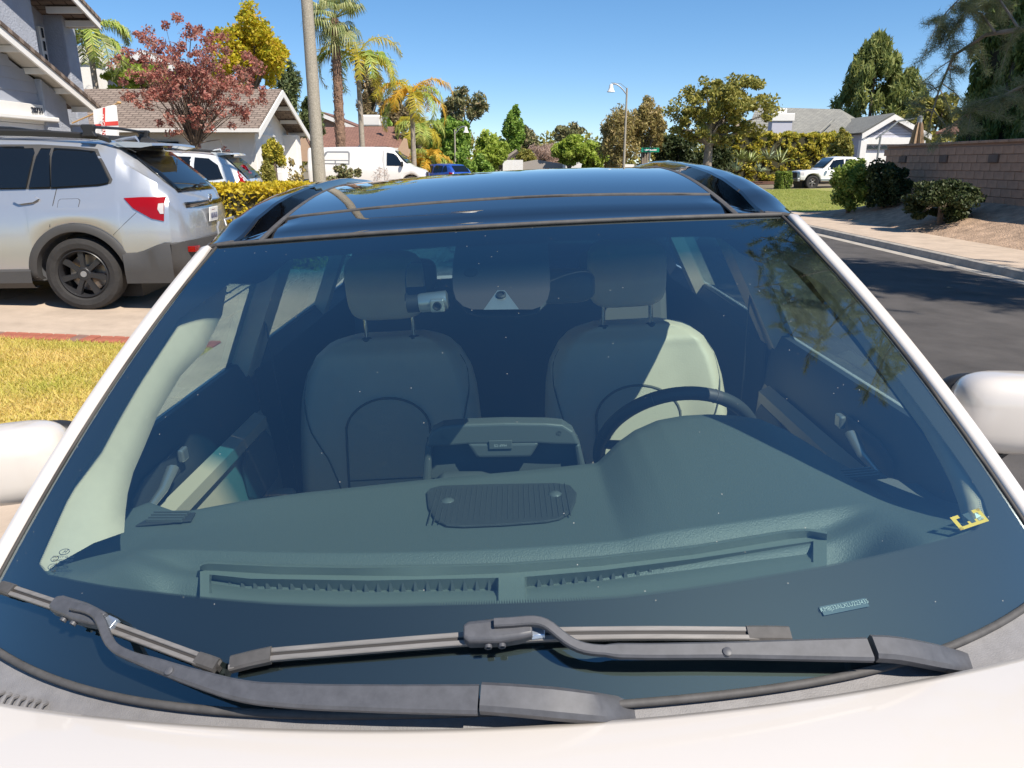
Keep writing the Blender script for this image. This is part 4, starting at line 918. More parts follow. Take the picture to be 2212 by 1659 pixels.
for sd in (-1, 1):
    fx = (lambda pts: [(x, z) for x, z in pts])
    if True:
        q1 = [sv(*p, .86) for p in ((101,318),(150,321),(193,326),(214,352),(237,388),(236,394),(215,398),(116,404))]
        q2 = [sv(*p, .86) for p in ((72,315),(96,317),(113,403),(68,405))]
        x0 = q2[-1][0]
        q3 = [(x0+.03, q2[3][1]), (q2[0][0]+.03, q2[0][1]), (q2[0][0]+.85, q2[0][1]-.01), (x0+1.0, q2[3][1]-.02)]
        B.panel('window_surround', [sv(*p, .86) for p in ((0,311),(70,311),(150,316),(196,321),(218,350),(243,388),(241,396),(218,402),(116,408),(0,409))]+[(q3[3][0]+.05, q3[3][1]-.01), (q3[2][0]+.05, q3[2][1]+.02)], M['cladding'], suv, sd, .012, .003)
        for q in (q1, q2, q3): B.panel('side_window', q, M['carglass'], suv, sd, .014, .009)
        tl = B.panel('tail_light', [sv(*p) for p in ((264,428),(300,426),(350,426),(353,478),(327,472),(287,450))], M['lightred'], suv, sd, .03, .012)
        B.panel('reverse_lamp', [sv(*p) for p in ((339,440),(350,439),(352,462),(345,462),(339,452))], M['lightclear'], tl, sd, .01, .018)
        B.panel('door_handle', [sv(*p) for p in ((26,435),(40,427),(72,425),(81,430),(70,437),(40,441))], M['silver'], suv, sd, .02, .03)
        if sd == 1:
            fd = [sv(*p) for p in ((122,434),(126,430),(165,429),(170,433),(168,455),(160,463),(128,463),(122,458))]
            B.panel('fuel_door_gap', [(c[0]*1.0, c[1]) for c in fd], M['cladding'], suv, sd, .004, .0015)
            cxm = sum(p[0] for p in fd)/8; czm = sum(p[1] for p in fd)/8
            B.panel('fuel_door', [(lerp(cxm, x, .95), lerp(czm, z, .95)) for x, z in fd], M['silver'], suv, sd, .004, .0035)
        # arch flare and lower cladding
        for xa in (0, 2.82):
            rows = []
            for a in np.linspace(-.12, math.pi+.12, 36):
                rows.append([Vector((xa+math.cos(a)*r_, sd*(max(.90, min(.985, B.hw(xa+math.cos(a)*r_, .375+math.sin(a)*r_)))+o_), .375+math.sin(a)*r_)) for r_, o_ in ((.43,-.06),(.445,.012),(.50,.018),(.525,.004))])
            MB().loft(rows).build('wheel_arch', M['cladding'], suv, sm=50)
        MB().loft([[Vector((x, sd*(.97+o_), z)) for o_, z in ((.0,.44),(.02,.42),(.022,.30),(-.03,.24),(-.2,.24))] for x in (.50, 1.4, 2.35)]).build('sill_cladding', M['cladding'], suv, sm=40)
        # door shut line
        ln = [sv(*p) for p in ((114,408),(112,440),(110,470),(109,490))]
        MB().tube([Vector((x, sd*(B.hw(x, z)+.001), z)) for x, z in ln], .004, 5).build('shut_line', M['black'], suv)
        ln = [sv(*p) for p in ((294,459),(270,483),(246,507))]
        MB().tube([Vector((x, sd*(B.hw(x, z)+.0005), z)) for x, z in ln], .0025, 5).build('shut_line', M['cladding'], suv)
        MB().loft([[Vector((x, sd*y, z)) for y, z in ((.64, zz), (.70, zz-.01), (.705, zz+.035), (.69, zz+.05), (.655, zz+.045))] for x, zz in ((-.35,1.70),(-.25,1.735),(.3,1.765),(1.3,1.785),(1.6,1.77))], closed=True, cap=True).build('roof_rail', M['black'], suv, sm=40)
# bumper cladding
rows = []
for y in np.linspace(-.99, .99, 40):
    c = -1.10+.20*abs(y)**3.2; e = smooth(.80, .97, abs(y))
    rows.append([Vector((c+.06+.16*e, y*.93, .30)), Vector((c-.02+.08*e, y*.985, .36)), Vector((c-.035+.02*e, y, .52)), Vector((c-.03, y, .68+.02*(1-e))), Vector((c+.01, y*.99, .70)), Vector((c+.1, y*.95, .70))])
MB().loft(rows).build('rear_bumper', M['cladding'], suv, sm=50)
for sd in (-1, 1):
    MB().loft([[Vector((x, sd*(.985), .28)), Vector((x, sd*1.0, .40)), Vector((x, sd*1.002, .58+.1*smooth(-.55,-.9,x))), Vector((x, sd*.98, .60+.1*smooth(-.55,-.9,x)))] for x in np.linspace(-.93, -.44, 8)]).build('bumper_side', M['cladding'], suv, sm=50)
    MB().prism([Vector((-1.035, sd*y, z)) for y, z in ((.62,.57),(.80,.58),(.80,.64),(.62,.635))], (-.075,0,0)).build('reflector', M['lightred'], suv, bev=.005)
    MB().tube([(-.9, sd*.62, .33), (-1.13, sd*.62, .345)], .042, 16, .7).build('exhaust_tip', M['chrome'], suv, sm=60)
# hatch: glass, spoiler, trim, plate, badge, wiper
def xr(z): return interp([.96,1.10,1.235,1.365,1.535,1.675], [-1.07,-1.02,-.93,-.80,-.60,-.42], z)
def rp(y, z, o=.015): n = Vector((-.72,0,.69)) if z > 1.15 else Vector((-1,0,.1)); return Vector((xr(z)+.04*y*y, y, z))+n*o
gr = MB().loft([[rp(y*w, z, .02) for y in np.linspace(-1, 1, 11)] for z, w in ((1.185,.64),(1.30,.685),(1.42,.675),(1.54,.655),(1.61,.64))]).build('rear_glass', M['carglass'], suv, sm=180, thick=.01)
spl = MB().loft([[Vector((x+.05*y*y, y*w, zz-.02*y*y)) for x, zz in ((-.36,1.70),(-.55,1.715),(-.79,1.70),(-.80,1.675),(-.68,1.655),(-.45,1.66))] for y, w in [(t, 1) for t in np.linspace(-.70, .70, 15)]], closed=True, cap=True).build('roof_spoiler', M['silver'], suv, sm=40)
for sd in (-1, 1):
    MB().loft([[Vector((-.80,sd*.68,1.675)), Vector((-.60,sd*.70,1.60)), Vector((-.42,sd*.715,1.69))], [Vector((-.79,sd*.655,1.675)), Vector((-.60,sd*.675,1.60)), Vector((-.42,sd*.69,1.69))]]).build('spoiler_fin', M['silver'], spl)
MB().loft([[Vector((-1.075+.10*y*y, y, z)) for z in (1.035, 1.075, 1.09)] for y in np.linspace(-.66, .66, 14)]).build('chrome_trim', M['gloss'], suv, sm=60, thick=.02)
pl = MB().box((-1.10, -.02, .93), (.012,.31,.16), Matrix.Rotation(R(-6), 3, 'Y')).build('number_plate', M['plate'], suv, bev=.004)
for k in range(6): MB().box((-1.108, .085-k*.042, .915), (.003, .022 if k % 2 else .012, .06), Matrix.Rotation(.1*(k % 3-1), 3, 'X')).build('plate_character', M['plateink'], pl)
MB().box((-1.110, 0, .985), (.003,.12,.018)).build('plate_heading', M['lightred'], pl)
bd = MB().tube([Vector((-1.09, math.copysign(abs(math.cos(a))**.5, math.cos(a))*.05, 1.11+math.copysign(abs(math.sin(a))**.5, math.sin(a))*.04)) for a in np.linspace(0, 2*math.pi, 20)], .006, 6).build('badge', M['chrome'], suv, sm=60)
text('badge_letter', 'H', .085, M['chrome'], Matrix.Translation((-1.09,0,1.11)) @ Matrix(((0,0,-1,0),(-1,0,0,0),(0,1,0,0),(0,0,0,1))), bd, .005)
MB().tube([rp(.0, 1.20, .05), rp(-.12, 1.23, .05), rp(-.34, 1.235, .04)], [.022,.018,.008], 8, .6).build('rear_wiper', M['black'], suv, sm=60)
MB().tube([Vector((-.20,.25,1.72)), Vector((-.30,.25,1.74)), Vector((-.45,.25,1.76)), Vector((-.48,.25,1.71))], [.01,.03,.035,.012], 8, .5).build('antenna_fin', M['silver'], suv, sm=60)
# roof cross bars
for x in (-.18, .95):
    cb = MB().tube([(x, y, 1.86-.02*abs(y)) for y in np.linspace(-.74, .74, 9)], .026, 10, .6).build('roof_bar', M['black'], suv, sm=60)
    for sd in (-1, 1): MB().loft([[Vector((x+a, sd*.73+b, z)) for a, b in ((-w,-.03),(w,-.03),(w,.03),(-w,.03))] for z, w in ((1.75,.075),(1.80,.05),(1.85,.07),(1.87,.06))], closed=True, cap=True).build('bar_foot', M['black'], cb, bev=.01)
# rack on the tow hitch
hr = MB().tube([(-1.0,0,.42),(-1.35,0,.42)], .03, 8).build('hitch_rack', M['metalgrey'], suv)
for pts in (((-1.32,.32,.45),(-1.24,.32,.60),(-1.22,.30,.80),(-1.24,.28,.86)), ((-1.32,-.02,.45),(-1.26,-.02,.62),(-1.22,-.0,.86),(-1.24,-.3,.87),(-1.24,-.32,.70),(-1.26,-.1,.60)), ((-1.35,-.75,.47),(-1.35,.75,.47)), ((-1.48,-.75,.47),(-1.48,.75,.47)), ((-1.40,-.55,.47),(-1.38,-.55,.92))):
    MB().tube(pts, .016, 8).build('rack_tube', M['metalgrey'], hr, sm=60)

# ---- second SUV behind the hedge
sv2 = thing('pale_suv', 'pale silver SUV with slim red tail lights behind the yellow hedge', 'car', (-6.05, 15.45, .24), R(186))
B2 = Body([(-.96,.50,.80,.92,.60,.58,.42),(-.92,.44,.95,1.05,.80,.78,.58),(-.84,.40,1.05,1.19,.91,.885,.70),(-.70,.36,1.10,1.36,.925,.90,.70),(-.50,.34,1.11,1.54,.93,.905,.68),(-.35,.33,1.11,1.62,.93,.905,.66),(0,.30,1.10,1.66,.93,.905,.655),(.8,.28,1.07,1.69,.93,.905,.66),(1.5,.28,1.05,1.66,.93,.905,.65),(2.1,.28,1.03,1.40,.93,.905,.67),(2.5,.28,1.02,1.13,.93,.90,.70),(3.1,.30,.96,1.02,.91,.88,.66),(3.5,.38,.86,.90,.80,.77,.5),(3.68,.45,.70,.75,.55,.5,.3)])
B2.mesh('body', M['pearlgrey'], sv2, [(0,.35),(2.68,.35)], .40)
for x in (0, 2.68):
    for sd in (-1, 1): wheel(sv2, x, sd, .35, .23, .80, M['alloy'], 5, .64, None, .05)
for sd in (-1, 1):
    B2.panel('side_window', [(-.48,1.18),(-.30,1.16),(.05,1.14),(.05,1.56),(-.20,1.54),(-.38,1.42)], M['carglass'], sv2, sd, .012, .006)
    B2.panel('side_window', [(.12,1.14),(.12,1.57),(.95,1.60),(.95,1.10)], M['carglass'], sv2, sd, .012, .006)
    B2.panel('side_window', [(1.05,1.10),(1.05,1.60),(1.45,1.56),(2.05,1.14)], M['carglass'], sv2, sd, .012, .006)
    pts = [(-.60,1.42),(-.665,1.42),(-.80,1.20),(-.80,1.06),(-.88,.98),(-.84,.92),(-.60,.98),(-.74,1.10),(-.74,1.20)]
    tl = B2.panel('tail_light', [(-.66,1.43),(-.72,1.41),(-.86,1.16),(-.90,1.0),(-.84,.93),(-.62,.97),(-.80,1.10),(-.79,1.18)], M['lightred'], sv2, sd, .03, .012)
    B2.panel('lamp_surround', [(-.60,.99),(-.78,1.09),(-.86,1.0),(-.84,.90),(-.70,.90)], M['lightdark'], tl, sd, .02, .006)
    MB().tube([(-.35, sd*.60, 1.655), (.2, sd*.61, 1.70), (1.3, sd*.61, 1.72), (1.5, sd*.60, 1.70)], .02, 8).build('roof_rail', M['black'], sv2, sm=60)
def xr2(z): return interp([.92,1.05,1.19,1.36,1.54,1.62], [-.96,-.92,-.84,-.70,-.50,-.35], z)
MB().loft([[Vector((xr2(z)-.012, y*w, z+.012)) for y in np.linspace(-1, 1, 9)] for z, w in ((1.16,.62),(1.3,.62),(1.45,.60),(1.55,.58))]).build('rear_glass', M['carglass'], sv2, thick=.01)
MB().loft([[Vector((x+.05*y*y, y, zz-.03*y*y)) for x, zz in ((-.25,1.665),(-.6,1.645),(-.62,1.62),(-.35,1.60))] for y in np.linspace(-.62, .62, 11)], closed=True, cap=True).build('roof_spoiler', M['pearlgrey'], sv2, sm=40)
MB().box((-.95,0,.86), (.012,.31,.16)).build('number_plate', M['plate'], sv2)
MB().tube([(xr2(1.17)-.04,0,1.2),(xr2(1.17)-.03,-.3,1.22)], [.02,.008], 8).build('rear_wiper', M['black'], sv2)
MB().tube([(-.05,0,1.66),(-.15,0,1.70),(-.26,0,1.72),(-.28,0,1.66)], [.01,.028,.03,.01], 8, .5).build('antenna_fin', M['pearlgrey'], sv2)
MB().loft([[Vector((-.98+.2*abs(y)**3, y, z)) for z in (.30,.45,.66)] for y in np.linspace(-.92, .92, 14)]).build('rear_bumper', M['cladding'], sv2)

# ---- white van
van = thing('white_van', 'old white full size van with grey framed rear side window', 'van', (-8.1, 37.6, .36), R(0))
BV = Body([(-1.55,.50,1.20,1.95,.98,.97,.82),(-1.50,.42,1.20,2.02,1.0,.985,.84),(0,.40,1.20,2.06,1.0,.985,.84),(2.1,.40,1.18,2.06,1.0,.985,.84),(2.35,.40,1.17,2.03,1.0,.985,.82),(2.55,.40,1.16,1.90,1.0,.98,.80),(3.15,.40,1.13,1.30,1.0,.97,.80),(3.35,.42,1.10,1.17,.99,.95,.78),(3.85,.45,.98,1.02,.95,.91,.72),(3.98,.55,.86,.90,.86,.82,.6)])
BV.mesh('body', M['offwhite'], van, [(0,.37),(3.3,.37)], .44)
for x in (0, 3.3):
    for sd in (-1, 1): wheel(van, x, sd, .37, .24, .84, M['alloy'], 8, .55, None, .05)
for sd in (-1, 1):
    B_ = [(-.95,1.28),(.42,1.25),(.45,1.78),(.38,1.86),(-.62,1.86),(-.72,1.80)]
    wf = BV.panel('rear_side_window', B_, M['metalgrey'], van, sd, .01, .006)
    BV.panel('curtain', [(-.84,1.47),(.37,1.46),(.37,1.78),(-.60,1.79)], M['offwhite'], wf, sd, .01, .010)
    BV.panel('curtain', [(-.90,1.33),(-.28,1.32),(-.28,1.42),(-.86,1.42)], M['offwhite'], wf, sd, .01, .010)
    BV.panel('curtain', [(-.22,1.32),(.36,1.31),(.36,1.41),(-.22,1.42)], M['offwhite'], wf, sd, .01, .010)
    for a, b in ((.62,1.12),(1.22,1.90)): BV.panel('panel_window', [(a,1.27),(b,1.27),(b,1.84),(a,1.84)], M['white'], van, sd, .008, .004)
    BV.panel('door_window', [(2.18,1.22),(2.95,1.20),(2.62,1.74),(2.20,1.80)], M['carglass'], van, sd, .012, .006)
    superbox((2.92, sd*1.08, 1.28), (.06,.10,.12), 4).build('wing_mirror', M['black'], van, sm=60)
    MB().tube([(2.06, sd*1.004, 1.9), (2.06, sd*1.007, .5)], .006, 5).build('shut_line', M['cladding'], van)
    MB().prism([Vector((3.93, sd*y, z)) for y, z in ((.62,.72),(.86,.72),(.84,.86),(.62,.88))], (.06,0,0)).build('headlight', M['lightclear'], van)
MB().loft([[Vector((x+.02, y*w, z+.015)) for y in np.linspace(-1, 1, 9)] for x, z, w in ((3.13,1.31,.86),(2.86,1.58,.82),(2.56,1.88,.78))]).build('windscreen', M['darkwin'], van, sm=180, thick=.01)
MB().box((4.0, 0, .52), (.14, 1.9, .18)).build('front_bumper', M['chrome'], van, bev=.03)
MB().box((3.97, 0, .80), (.06, 1.0, .22)).build('grille', M['black'], van, bev=.02)
MB().loft([[Vector((x, y, z)) for y in (-.45, .45)] for x, z in ((1.5,2.082),(2.2,2.078))]).build('rust_patch', mat('rusty_roof_paint', (.42,.24,.12), .8, var=.5, vs=4), van)

# ---- blue car in the distance and two roofs beyond
blue = thing('blue_car', 'blue hatchback parked far down the street', 'car', (-3.7, 48.5, .1), R(135))
B3 = Body([(a[0], *[a[1], a[2]*.92, a[3]*.92], a[4]*.95, a[5]*.95, a[6]*.95) for a in B2.st])
B3.mesh('body', M['carblue'], blue, [(0,.33),(2.6,.33)], .38)
for x in (0, 2.6):
    for sd in (-1, 1): wheel(blue, x, sd, .33, .22, .76, M['alloy'], 5, .64)
for sd in (-1, 1):
    B3.panel('side_window', [(-.40,1.10),(.05,1.06),(.05,1.44),(-.20,1.42)], M['carglass'], blue, sd, .012, .006)
    B3.panel('side_window', [(.12,1.06),(.12,1.45),(.95,1.47),(.95,1.02)], M['carglass'], blue, sd, .012, .006)
    B3.panel('side_window', [(1.05,1.02),(1.05,1.47),(1.40,1.44),(2.0,1.06)], M['carglass'], blue, sd, .012, .006)
    B3.panel('tail_light', [(-.60,1.05),(-.86,1.0),(-.86,.85),(-.66,.88)], M['lightred'], blue, sd, .03, .012)
MB().loft([[Vector((interp([.85,.97,1.1,1.25,1.42,1.49], [-.96,-.92,-.84,-.70,-.50,-.35], z)-.012, y*w, z+.012)) for y in np.linspace(-1, 1, 9)] for z, w in ((1.05,.58),(1.2,.58),(1.33,.56),(1.42,.54))]).build('rear_glass', M['carglass'], blue, thick=.01)

# ---- white pickup on the side street
pk = thing('white_pickup', 'white pickup truck on the side street behind the clipped shrub', 'pickup truck', (21.4, 47.4, .16), R(183))
BP = Body([(-1.45,.60,1.10,1.16,.93,.92,.86),(-1.40,.50,1.12,1.18,.96,.95,.88),(.55,.48,1.14,1.20,.97,.96,.88),(.60,.48,1.14,1.80,.97,.95,.74),(.85,.48,1.14,1.88,.97,.95,.72),(1.8,.48,1.13,1.90,.97,.95,.72),(2.1,.48,1.12,1.84,.97,.95,.72),(2.75,.48,1.11,1.24,.97,.94,.76),(2.95,.48,1.08,1.16,.97,.93,.76),(3.9,.50,1.02,1.10,.96,.92,.74),(4.15,.52,.98,1.04,.92,.88,.68),(4.22,.60,.85,.90,.86,.82,.6)])
BP.mesh('body', M['carwhite'], pk, [(0,.40),(3.4,.40)], .50)
for x in (0, 3.4):
    for sd in (-1, 1): wheel(pk, x, sd, .40, .27, .83, M['alloy'], 5, .55, None, .06)
for sd in (-1, 1):
    BP.panel('side_window', [(1.55,1.18),(2.55,1.17),(2.15,1.70),(1.55,1.76)], M['carglass'], pk, sd, .012, .006)
    BP.panel('side_window', [(.78,1.18),(1.45,1.18),(1.45,1.76),(.85,1.74)], M['carglass'], pk, sd, .012, .006)
    superbox((2.55, sd*1.10, 1.20), (.06,.09,.09), 4).build('wing_mirror', M['carwhite'], pk, sm=60)
    BP.panel('headlight', [(3.95,.84),(4.14,.84),(4.12,1.0),(3.92,1.0)], M['lightclear'], pk, sd, .03, .012)
    MB().loft([[Vector((x, sd*(.965+o_), z)) for o_, z in ((.0,.66),(.015,.62),(.015,.50),(-.05,.42))] for x in (.5, 1.7, 2.9)]).build('sill_step', M['satin'] if 'satin' in M else M['metalgrey'], pk)
MB().loft([[Vector((x+.02, y*w, z+.015)) for y in np.linspace(-1, 1, 9)] for x, z, w in ((2.74,1.26,.84),(2.45,1.52,.79),(2.13,1.81,.73))]).build('windscreen', M['darkwin'], pk, sm=180, thick=.01)
MB().box((4.22, 0, .82), (.08, 1.1, .34)).build('grille', M['black'], pk, bev=.02)
MB().box((4.24, 0, .56), (.16, 1.8, .20)).build('front_bumper', M['metalgrey'], pk, bev=.03)

# ------------------------------------------------------------------ houses
def boards(parent, pts2, mk, step, m, th, z0, name='siding_board'):
    pass
# ---- grey house on the left
HX = -10.5
gh = thing('grey_house', 'grey two storey house with white barge boards and garage', 'house', (HX, 16, zl(HX)))
def part(mb, name, m, root, **k):
    o = mb.build(name, m, None, **k); o.parent = root; o.matrix_parent_inverse = Matrix.Translation(root.location).inverted(); return o
def sub(o, par):
    o.parent = par; return o
g0 = zl(HX)-.1
def GX(u, v, X=HX): return onX(u, v, X)
# rake line of the garage gable (plane X=HX+.5), ridge beyond the left of the frame
r1 = GX(212, 236, HX+.5); r0 = GX(0, 57, HX+.5); sl = (r0.z-r1.z)/(r1.y-r0.y)
ye = r1.y; zrk = lambda y: r1.z+(ye-y)*sl
yr_ = ye-6.2; yl_ = yr_-6.2
gz = lambda y: zrk(y) if y > yr_ else zrk(2*yr_-y)
# garage front wall below the roof
part(MB().prism([Vector((HX, y, z)) for y, z in ((yl_+.5, g0), (ye-.55, g0), (ye-.55, gz(ye-.55)-.12), (yr_, gz(yr_)-.12), (yl_+.5, gz(yl_+.5)-.12))], (-6,0,0)), 'wall', M['siding'], gh)
# siding boards (lapped) on the gable
gy1 = GX(103, 235).y; z = 3.02; zs0 = GX(50, 222).z
wl_ = None
z = zs0
while z < gz(yr_)-.4:
    ya = yr_-6 if False else max(yl_+.5, 2*yr_-(ye-(z+.25-r1.z)/sl)); yb = min(gy1, ye-(z+.27-r1.z)/sl)
    if yb-ya > .3:
        part(MB().add([Vector((HX+o_, y, zz)) for y in (ya, yb) for o_, zz in ((.005, z+.235), (.03, z), (.005, z-.0))], [(0,1,4,3),(1,2,5,4),(0,2,1),(3,4,5)]), 'siding_board', M['siding'], gh)
    z += .23
# barge board, roof slabs, soffit, rafters
def slab(p0, p1, vec, th, name, m, root):
    n = Vector((0,0,th)); return part(MB().add([p0, p1, p1+vec, p0+vec, p0+n, p1+n, p1+n+vec, p0+n+vec], [(0,3,2,1),(4,5,6,7),(0,1,5,4),(1,2,6,5),(2,3,7,6),(3,0,4,7)]), name, m, root)
for ya, yb in ((yr_, ye), (yr_, yl_)):
    a = Vector((HX+.5, ya, gz(ya))); b = Vector((HX+.5, yb, gz(yb)))
    slab(a+Vector((-.02,0,0)), b+Vector((-.02,0,0)), Vector((-6.6,0,0)), .07, 'roof_slope', M['shingle'], gh)
    slab(a+Vector((0,0,-.19)), b+Vector((0,0,-.19)), Vector((.045,0,0)), .22, 'barge_board', M['white'], gh)
    slab(a+Vector((.05,0,-.02)), b+Vector((.05,0,-.02)), Vector((.03,0,0)), .085, 'drip_edge', M['shingle'], gh)
    slab(a+Vector((-.55,0,-.03)), b+Vector((-.55,0,-.03)), Vector((.50,0,0)), .02, 'soffit', M['soffit'], gh)
    for t in np.linspace(.05, .97, 8):
        p = lerp(a, b, t); part(MB().box(p+Vector((-.27,0,-.09)), (.5,.09,.12)), 'outlooker', M['white'], gh)
# garage surround, beam, door with panels
zb1 = GX(50, 223).z; zb0 = GX(50, 267).z; gyr = GX(104, 245).y; gyl = gyr-5.2
bmz = GX(50, 251).z
part(MB().box((HX+.04, (gyl+gyr)/2, (zb1+bmz)/2), (.10, gyr-gyl, zb1-bmz)), 'garage_beam', M['white'], gh, bev=.01)
part(MB().box((HX+.10, (gyl+gyr)/2+.02, bmz-.03), (.22, gyr-gyl+.06, .10)), 'garage_moulding', M['white'], gh, bev=.02)
part(MB().box((HX+.03, (gyl+gyr)/2, (bmz+zb0)/2-.03), (.08, gyr-gyl, bmz-zb0-.08)), 'garage_head', M['white'], gh)
gd = part(MB().box((HX+.01, (gyl+gyr)/2, (g0+zb0)/2), (.06, gyr-gyl-.3, zb0-g0)), 'garage_door', M['white'], gh)
n_ = 8
for k in range(n_):
    y = gyl+.3+(k+.5)*(gyr-gyl-.6)/n_; w = (gyr-gyl-.6)/n_
    for r_ in range(4):
        zc_ = zb0-.28-r_*.52
        if r_ == 0:
            ar = [Vector((HX+.045, y+math.cos(a)*w*.40, zc_-.16+math.sin(a)*.34)) for a in np.linspace(0, math.pi, 11)]
            o = MB().prism(ar, (.012,0,0)).build('door_window', M['darkwin'], None); o.parent = gd
            for a in np.linspace(math.pi*.25, math.pi*.75, 3):
                o = MB().tube([Vector((HX+.06, y, zc_-.16)), Vector((HX+.06, y+math.cos(a)*w*.40, zc_-.16+math.sin(a)*.34))], .012, 4).build('glazing_bar', M['white'], None); o.parent = gd
        else:
            o = MB().box((HX+.045, y, zc_), (.03, w*.8, .40)).build('door_panel', M['white'], None, bev=.02); o.parent = gd
nc = GX(87, 242, HX+.1)
text('house_number', '28731', .17, M['etch'], Matrix.Translation((HX+.10, nc.y-.10, nc.z+.02)) @ Matrix(((0,0,1,0),(1,0,0,0),(0,1,0,0),(0,0,0,1))), None, .012)
hn = bpy.data.objects['house_number']; hn.parent = gh; hn.matrix_parent_inverse = Matrix.Translation(gh.location).inverted()
# pilaster right of the garage
pa, pb = GX(104, 270, HX+.14), GX(154, 270, HX+.14)
part(MB().prism([Vector((HX+.14, y, z)) for y, z in ((pa.y, g0), (pb.y, g0), (pb.y-.05, gz(pb.y)-.10), (pa.y, gz(pa.y)-.10))], (-.9,0,0)), 'pilaster', M['stuccogrey'], gh, bev=.02)
part(MB().prism([Vector((HX-.9, y, z)) for y, z in ((pb.y-.1, g0), (pb.y+2.6, g0), (pb.y+2.6, 3.0), (pb.y-.1, 3.0))], (-.2,0,0)), 'side_wall', M['stuccogrey'], gh)
# upper storey: left bay, recess with window, right wing
UX = HX-.35
ba = GX(72, 40, UX); zt = 7.5
part(MB().prism([Vector((UX, y, z)) for y, z in ((yl_+1, 3), (ba.y, 3), (ba.y, zt), (yl_+1, zt))], (-4,0,0)), 'upper_wall', M['stuccogrey'], gh)
wa = GX(112, 100, UX-.57); wb_ = GX(176, 120, UX-.1)
part(MB().prism([Vector((UX-.57, y, z)) for y, z in ((ba.y-.1, 3), (wa.y+.3, 3), (wa.y+.3, zt), (ba.y-.1, zt))], (-.2,0,0)), 'recess_wall', M['stuccogrey'], gh)
w0, w1 = GX(79, 56, UX-.55), GX(104, 142, UX-.55)
wn_ = part(MB().prism([Vector((UX-.57, y, z)) for y, z in ((w0.y, w1.z-.05), (w1.y, w1.z-.05), (w1.y, w0.z), (w0.y, w0.z))], (.06,0,0)), 'window', M['white'], gh)
for zz0, zz1 in ((0,.32),(.34,.66),(.68,1)):
    o = MB().prism([Vector((UX-.50, y, z)) for y, z in ((w0.y+.07, lerp(w1.z, w0.z, zz0)+.03), (w1.y-.07, lerp(w1.z, w0.z, zz0)+.03), (w1.y-.07, lerp(w1.z, w0.z, zz1)-.03), (w0.y+.07, lerp(w1.z, w0.z, zz1)-.03))], (.012,0,0)).build('pane', M['darkwin'], None); o.parent = wn_
wc, wd_ = GX(145, 110, UX-.1), GX(174, 140, UX-.1)
part(MB().prism([Vector((UX-.1, y, z)) for y, z in ((wc.y, 2.6), (wd_.y, 2.6), (wd_.y, zt-.6), (wc.y, zt-.6))], (-2.6,0,0)), 'wing_wall', M['stuccogrey'], gh, bev=.03)
# upper roof overhang
e0 = GX(212, 46, UX+.65); sl2 = .42
U = lambda y: e0.z+(e0.y-y)*sl2
a = Vector((UX+.65, e0.y-6, U(e0.y-6))); b = Vector((UX+.65, e0.y, e0.z))
slab(a, b, Vector((-5,0,0)), .07, 'roof_slope', M['shingle'], gh)
slab(a+Vector((0,0,-.19)), b+Vector((0,0,-.19)), Vector((.045,0,0)), .22, 'barge_board', M['white'], gh)
slab(a+Vector((.05,0,-.02)), b+Vector((.05,0,-.02)), Vector((.03,0,0)), .085, 'drip_edge', M['shingle'], gh)
for t in (.80,.90,.985): part(MB().box(lerp(a, b, t)+Vector((-.45,0,-.11)), (.85,.10,.14)), 'outlooker', M['white'], gh)
part(MB().box((UX-1.5, e0.y+.03, e0.z-.06), (4.3,.05,.2)), 'fascia', M['white'], gh)

# ---- flag on its pole
fb, ft = onY(156, 266, 17.2), onY(257, 222, 17.0)
fl = thing('house_flag', 'red cross on white flag hanging from a wooden pole by the garage', 'flag', fb)
MB().tube([Vector(), ft-fb], .016, 8).build('pole', M['wood'], fl, sm=60)
superbox(ft-fb, (.05,.03,.03), 2).build('finial', M['wood'], fl, sm=60)
def FP(a, b):                                                # a across, b down
    top = lerp(onY(201, 237, 17.0), onY(251, 225, 17.0), a)-fb; bot = lerp(onY(202, 300, 17.0), onY(256, 303, 17.0), a)-fb
    return lerp(top, bot, b)+Vector((0, .05*math.sin(a*7+b*2)*(.3+b), 0))
def fpatch(a0, a1, b0, b1, nm, m, o, par):
    return MB().loft([[FP(a, b)+Vector((0,o,0)) for a in np.linspace(a0, a1, 14)] for b in np.linspace(b0, b1, 14)]).build(nm, m, par, sm=180)
cloth = fpatch(0, 1, 0, 1, 'cloth', M['flagwhite'], 0, fl)
for sgn in (-1, 1):
    fpatch(.42, .54, .02, .98, 'cross_bar', M['flagred'], sgn*.006, cloth); fpatch(0, .42, .50, .62, 'cross_bar', M['flagred'], sgn*.006, cloth); fpatch(.54, 1, .46, .58, 'cross_bar', M['flagred'], sgn*.006, cloth)
text('flag_lettering', 'ENGLAND', .115, M['flagwhite'], frame_m(FP(.48, .62)+Vector((0,-.03,0)), (0,0,-1), (1,0,0)), cloth, .002)

